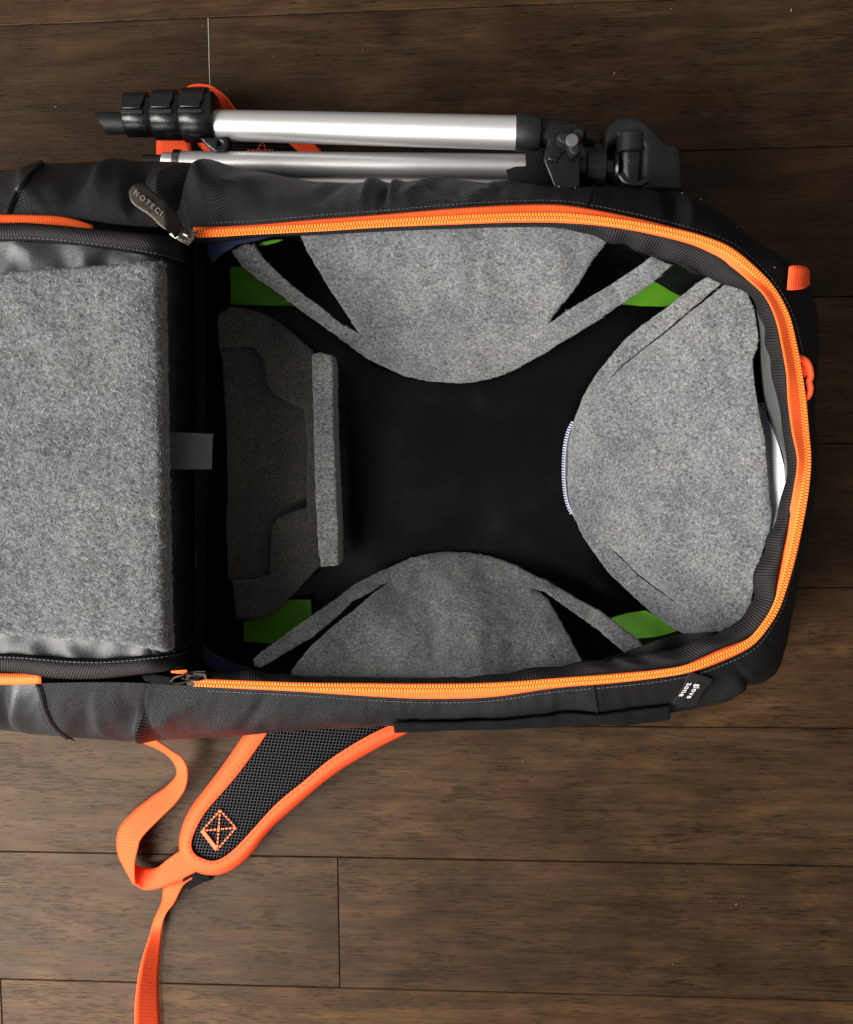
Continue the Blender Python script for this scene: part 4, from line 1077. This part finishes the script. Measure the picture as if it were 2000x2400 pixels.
RGT = [(1662, 645), (1634, 664), (1597, 694), (1560, 723), (1508, 760), (1467, 794), (1430, 838), (1397, 879), (1367, 931), (1348, 983), (1333, 1035), (1329, 1075), (1328, 1130), (1334, 1174), (1344, 1206), (1370, 1262), (1398, 1302), (1430, 1346), (1490, 1402), (1530, 1438), (1570, 1466), (1602, 1486), (1650, 1484), (1690, 1481), (1745, 1470), (1762, 1414), (1768, 1380), (1782, 1315), (1806, 1246), (1812, 1210), (1806, 1150), (1798, 1070), (1794, 1022), (1784, 982), (1779, 953), (1770, 894), (1766, 842), (1777, 816), (1779, 783), (1771, 727), (1753, 682), (1722, 656),
       (1698, 668), (1656, 703), (1623, 728), (1560, 780), (1508, 820), (1467, 853), (1441, 879), (1415, 912), (1439.5, 878), (1465, 851.5), (1506, 818.5), (1558, 777.5), (1620, 725), (1652, 698.5), (1691, 665), (1700, 655)]
def z_rgt(x, y):
    t = max(0, min(1, (x - 1328) / 470)); z = .034 + .100 * t ** .85
    # the flap stands a little proud of its cut strips
    d1 = (x - 1415) * .63 + (y - 912) * .77
    k = 1 / (1 + math.exp(-max(-30, min(30, d1 / 3.0)))) if y < 925 and x > 1405 else 1.0
    dn = (x - 1426) * .655 - (y - 1278) * .755
    k2 = 1 / (1 + math.exp(-max(-30, min(30, (dn + 6) / 5.0)))) if y > 1270 and 1410 < x < 1630 else 1.0
    z += -.006 * (1 - k) * min(1, max(0, (x - 1405) / 60)) + .0045 * (k2 - 1) * min(1, max(0, (x - 1410) / 40))
    return z + .007 * noise.noise(Vector((x * .007, y * .007, 6))) + .0018 * noise.noise(Vector((x * .03, y * .03, 4)))
f3 = slab('felt_insert', RGT, z_rgt, .0042, M_felt, None, g=9, jit=.7, rnd=4, rz=.0016, holes=[[(1426, 1278), (1451, 1300), (1490, 1340), (1530, 1372), (1570, 1400), (1604, 1427), (1569, 1402), (1529, 1375), (1489, 1343), (1450, 1303)]])
G = 'grey felt panels lining the inside of the bag'
for o, (x, y), lab, sd_ in ((f1, (1060, 700), 'grey felt flap with two arms on the inside wall nearest the tripod', 1), (f2, (1050, 1450), 'grey felt flap with two arms on the inside wall nearest the shoulder strap', 2), (f3, (1600, 1070), 'pale grey slit felt panel at the right end with white zipper behind', 3)):
    thing_loc(o, x, y, .03, lab, 'felt panel', G)
    fuzz(o, o, 5200, .0024, M_fibre, sd_, up=.15, wid=.00007)

# green boards
for poly, lab in (([(540, 575), (541, 714), (705, 717), (640, 655), (590, 610), (560, 580)], 'green board in the upper left corner behind the felt arm'),
                  ([(1462, 712), (1500, 680), (1560, 615), (1600, 610), (1668, 640), (1640, 670), (1600, 700), (1560, 718), (1500, 716)], 'green board in the upper right corner between two felt arms'),
                  ([(571, 1458), (610, 1440), (642, 1420), (678, 1406), (728, 1406), (730, 1450), (690, 1480), (640, 1520), (600, 1545), (571, 1540)], 'green board in the lower left corner beside the dark felt holder'),
                  ([(1434, 1449), (1470, 1438), (1514, 1431), (1560, 1455), (1612, 1492), (1570, 1520), (1514, 1530), (1480, 1500)], 'brightest green board in the lower right corner')):
    cx = sum(p[0] for p in poly) / len(poly); cy = sum(p[1] for p in poly) / len(poly)
    o = slab('green_board', poly, lambda x, y: (.062 if (cx > 1400 and cy > 1400) else .034) + .00008 * (x - cx) * (1 if cy > 1400 else 0), .003, M_green, None, g=14)
    thing_loc(o, cx, cy, .03, lab, 'board', 'lime green boards in the corners of the bag')
o = slab('green_strip', [(602, 575), (612, 568), (640, 562), (662, 561), (650, 567), (626, 573)], lambda x, y: .12, .002, M_green, None, g=8)
thing_loc(o, 630, 568, .12, 'thin sliver of green board under the upper zipper', 'board')

# dark felt holder at the left
HOLD = [(506, 741), (517, 730), (540, 717), (573, 721), (610, 730), (655, 756), (692, 785), (729, 819), (736, 840), (738, 1000), (745, 1200), (752, 1325), (733, 1342), (699, 1380), (670, 1409), (640, 1439), (603, 1450), (553, 1452), (543, 1368), (532, 1350), (533, 1331), (529, 1220), (533, 1164), (530, 997), (523, 904), (521, 841), (510, 811)]
REC = [(524, 813), (560, 809), (588, 811), (603, 823), (618, 850), (622, 893), (640, 923), (670, 941), (712, 958), (720, 1034), (718, 1188), (688, 1198), (648, 1214), (636, 1239), (629, 1350), (588, 1361), (545, 1364), (534, 1340), (532, 1164), (533, 997), (526, 904)]
FH = empty('felt_holder', P(630, 1080, .026), 'dark felt holder with stepped recess and pale raised edge inside the bag', 'felt holder')
slab('felt_base', HOLD, lambda x, y: .036, .006, M_felt_d, FH, g=14, jit=.8, rnd=4, rz=.001)
LAY = HOLD[:19] + [(545, 1364), (588, 1361), (629, 1350), (636, 1239), (648, 1214), (688, 1198), (718, 1188), (720, 1034), (712, 958), (670, 941), (640, 923), (622, 893), (618, 850), (603, 823), (588, 811), (560, 809), (512, 811)]
slab('felt_layer', LAY, lambda x, y: .051 + .002 * noise.noise(Vector((x * .01, y * .01, 1))), .011, M_felt_d, FH, g=11, jit=.8, rnd=6, rz=.003)
STRIP = [(731, 830), (751, 825), (776, 832), (781, 856), (782, 960), (784, 1034), (789, 1146), (794, 1257), (794, 1324), (772, 1328), (752, 1329), (746, 1294), (742, 1220), (737, 1109), (735, 997), (731, 886)]
o = slab('felt_edge_strip', STRIP, lambda x, y: .086, .026, M_felt, FH, g=9, jit=1.0, rnd=5, rz=.002)
fuzz(FH, o, 900, .002, M_fibre, 9, up=.15, wid=.00006)

# white mesh pouch behind the right felt, with its zipper
M_zw = plain('pale blue zipper coil', (.42, .46, .62), .5, var=.2)
WP = empty('mesh_pouch', P(1700, 1080, .03), 'white zippered mesh pouch peeking out behind the right felt panel', 'pouch')
slab('pouch_sheet', [(1770, 930), (1797, 975), (1812, 1005), (1826, 1045), (1838, 1092), (1842, 1142), (1832, 1172), (1822, 1212), (1812, 1244), (1790, 1260), (1770, 1200), (1765, 1050)], lambda x, y: .118 + .0006 * (x - 1800) * .6, .0015, M_white, WP, g=9)
def mini_zip(pts, z, name='pouch_zipper', w=5.5, pitch=6.0, mat=M_white):
    C = resample(catmull(np.array(pts, float), n_per=12), int(sum(math.dist(a, b) for a, b in zip(pts, pts[1:])) / pitch))
    mb = MB()
    for i in range(1, len(C) - 1):
        d = C[i + 1] - C[i - 1]; d = d / np.linalg.norm(d); nx, ny = -d[1], d[0]; x, y = C[i]
        zz = z(x, y) if callable(z) else z
        c = P(x, y, zz); mb.box(c, P(x + nx * w, y + ny * w, zz) - c, P(x + d[0] * pitch * .28, y + d[1] * pitch * .28, zz) - c, Vector((0, 0, .0008)))
    o = mb.build(name, mat, WP, False); o['kind'] = 'stuff'; return o
mini_zip([(1345, 985), (1332, 1010), (1324, 1045), (1321, 1090), (1322, 1135), (1328, 1175), (1341, 1208)], .036, w=3.6, mat=M_zw)
ribbon('pouch_tape', [(1350, 985), (1336, 1020), (1330, 1060), (1328, 1100), (1330, 1150), (1338, 1185), (1350, 1210)], [(1346, 988), (1333, 1018), (1326, 1055), (1324, 1095), (1325, 1140), (1332, 1180), (1345, 1208)], [.032] * 7, [.034] * 7, M_white, WP, 40, .001)
M_zd = plain('violet grey zipper coil', (.10, .09, .14), .5, var=.2)
mini_zip([(1786, 940), (1797, 990), (1806, 1040), (1812, 1100), (1816, 1160), (1817, 1215), (1812, 1240)], lambda x, y: .1215, 'pouch_zipper', 5, 6.5, M_zd)

# folded felt pad on the lid
PAD = [(-420, 655), (-150, 645), (0, 637), (60, 628), (180, 622), (300, 613), (358, 608), (371, 612), (373, 650), (375, 760), (377, 900), (380, 1050), (384, 1250), (388, 1440), (391, 1500), (392, 1526), (384, 1533), (340, 1523), (250, 1510), (120, 1500), (0, 1490), (-420, 1475)]
def padz(x, y):
    return .2135 + .0022 * noise.fractal(Vector((x * .008, y * .008, 5)), 1, 2, 3) + .0035 * math.exp(-((x - 10) / 30) ** 2) * 0 - .002 * max(0, (x - 330) / 50)
fp = slab('felt_pad', PAD, padz, .016, M_felt_b, None, g=11, jit=1.7, rnd=16, rz=.0075)
thing_loc(fp, 150, 1070, .19, 'thick folded grey felt pad lying on the opened lid at the left', 'felt pad')
fuzz(fp, fp, 24000, .0034, M_fibre, 4, up=.18, wid=.00008)
# strip of dark felt edge seen at the fold
# ------------------------------------------------------------------ lint on the floor and bag
mb = MB()
for (x, y, s_) in [(1573, 20, 3), (1350, 15, 2), (1440, 172, 5), (1855, 24, 6), (1350, 160, 2), (1667, 2112, 2), (1726, 2120, 4), (1520, 2265, 2), (1543, 2330, 3), (1577, 2260, 2), (130, 250, 4), (650, 97, 2), (640, 132, 2), (672, 200, 3), (850, 115, 2), (475, 60, 2), (700, 1845, 2), (90, 1945, 2), (1225, 1784, 3)]:
    c = P(x, y, .0012); a = random.uniform(0, 3.14) if s_ < 6 else (1.4 if y < 200 else .05)
    u = Vector((math.cos(a), math.sin(a), .1)); v = Vector((-u.y, u.x, 0)); r = s_ * .0002
    mb.add([c - u * r * 1.6, c + v * r * .45, c + u * r * 1.6 + Vector((0, 0, .0005)), c - v * r * .4], [(0, 1, 2, 3)])
for (x, y, s_) in [(1643, 466, 5), (1600, 455, 3), (1310, 440, 4), (1348, 443, 3), (1725, 535, 3), (1536, 1664, 2), (1815, 628, 3)]:
    c = hit(x, y, .001); u = Vector((random.uniform(-1, 1), random.uniform(-1, 1), .3)).normalized(); v = Vector((-u.y, u.x, 0)); r = s_ * .0003
    mb.add([c - u * r, c + v * r * .5, c + u * r, c - v * r * .4], [(0, 1, 2, 3)])
o = mk('lint', mb.V, mb.F, M_lint, None, False); tag(o, 'tiny specks of pale lint scattered on the dark floor and bag', 'lint', kind='stuff')
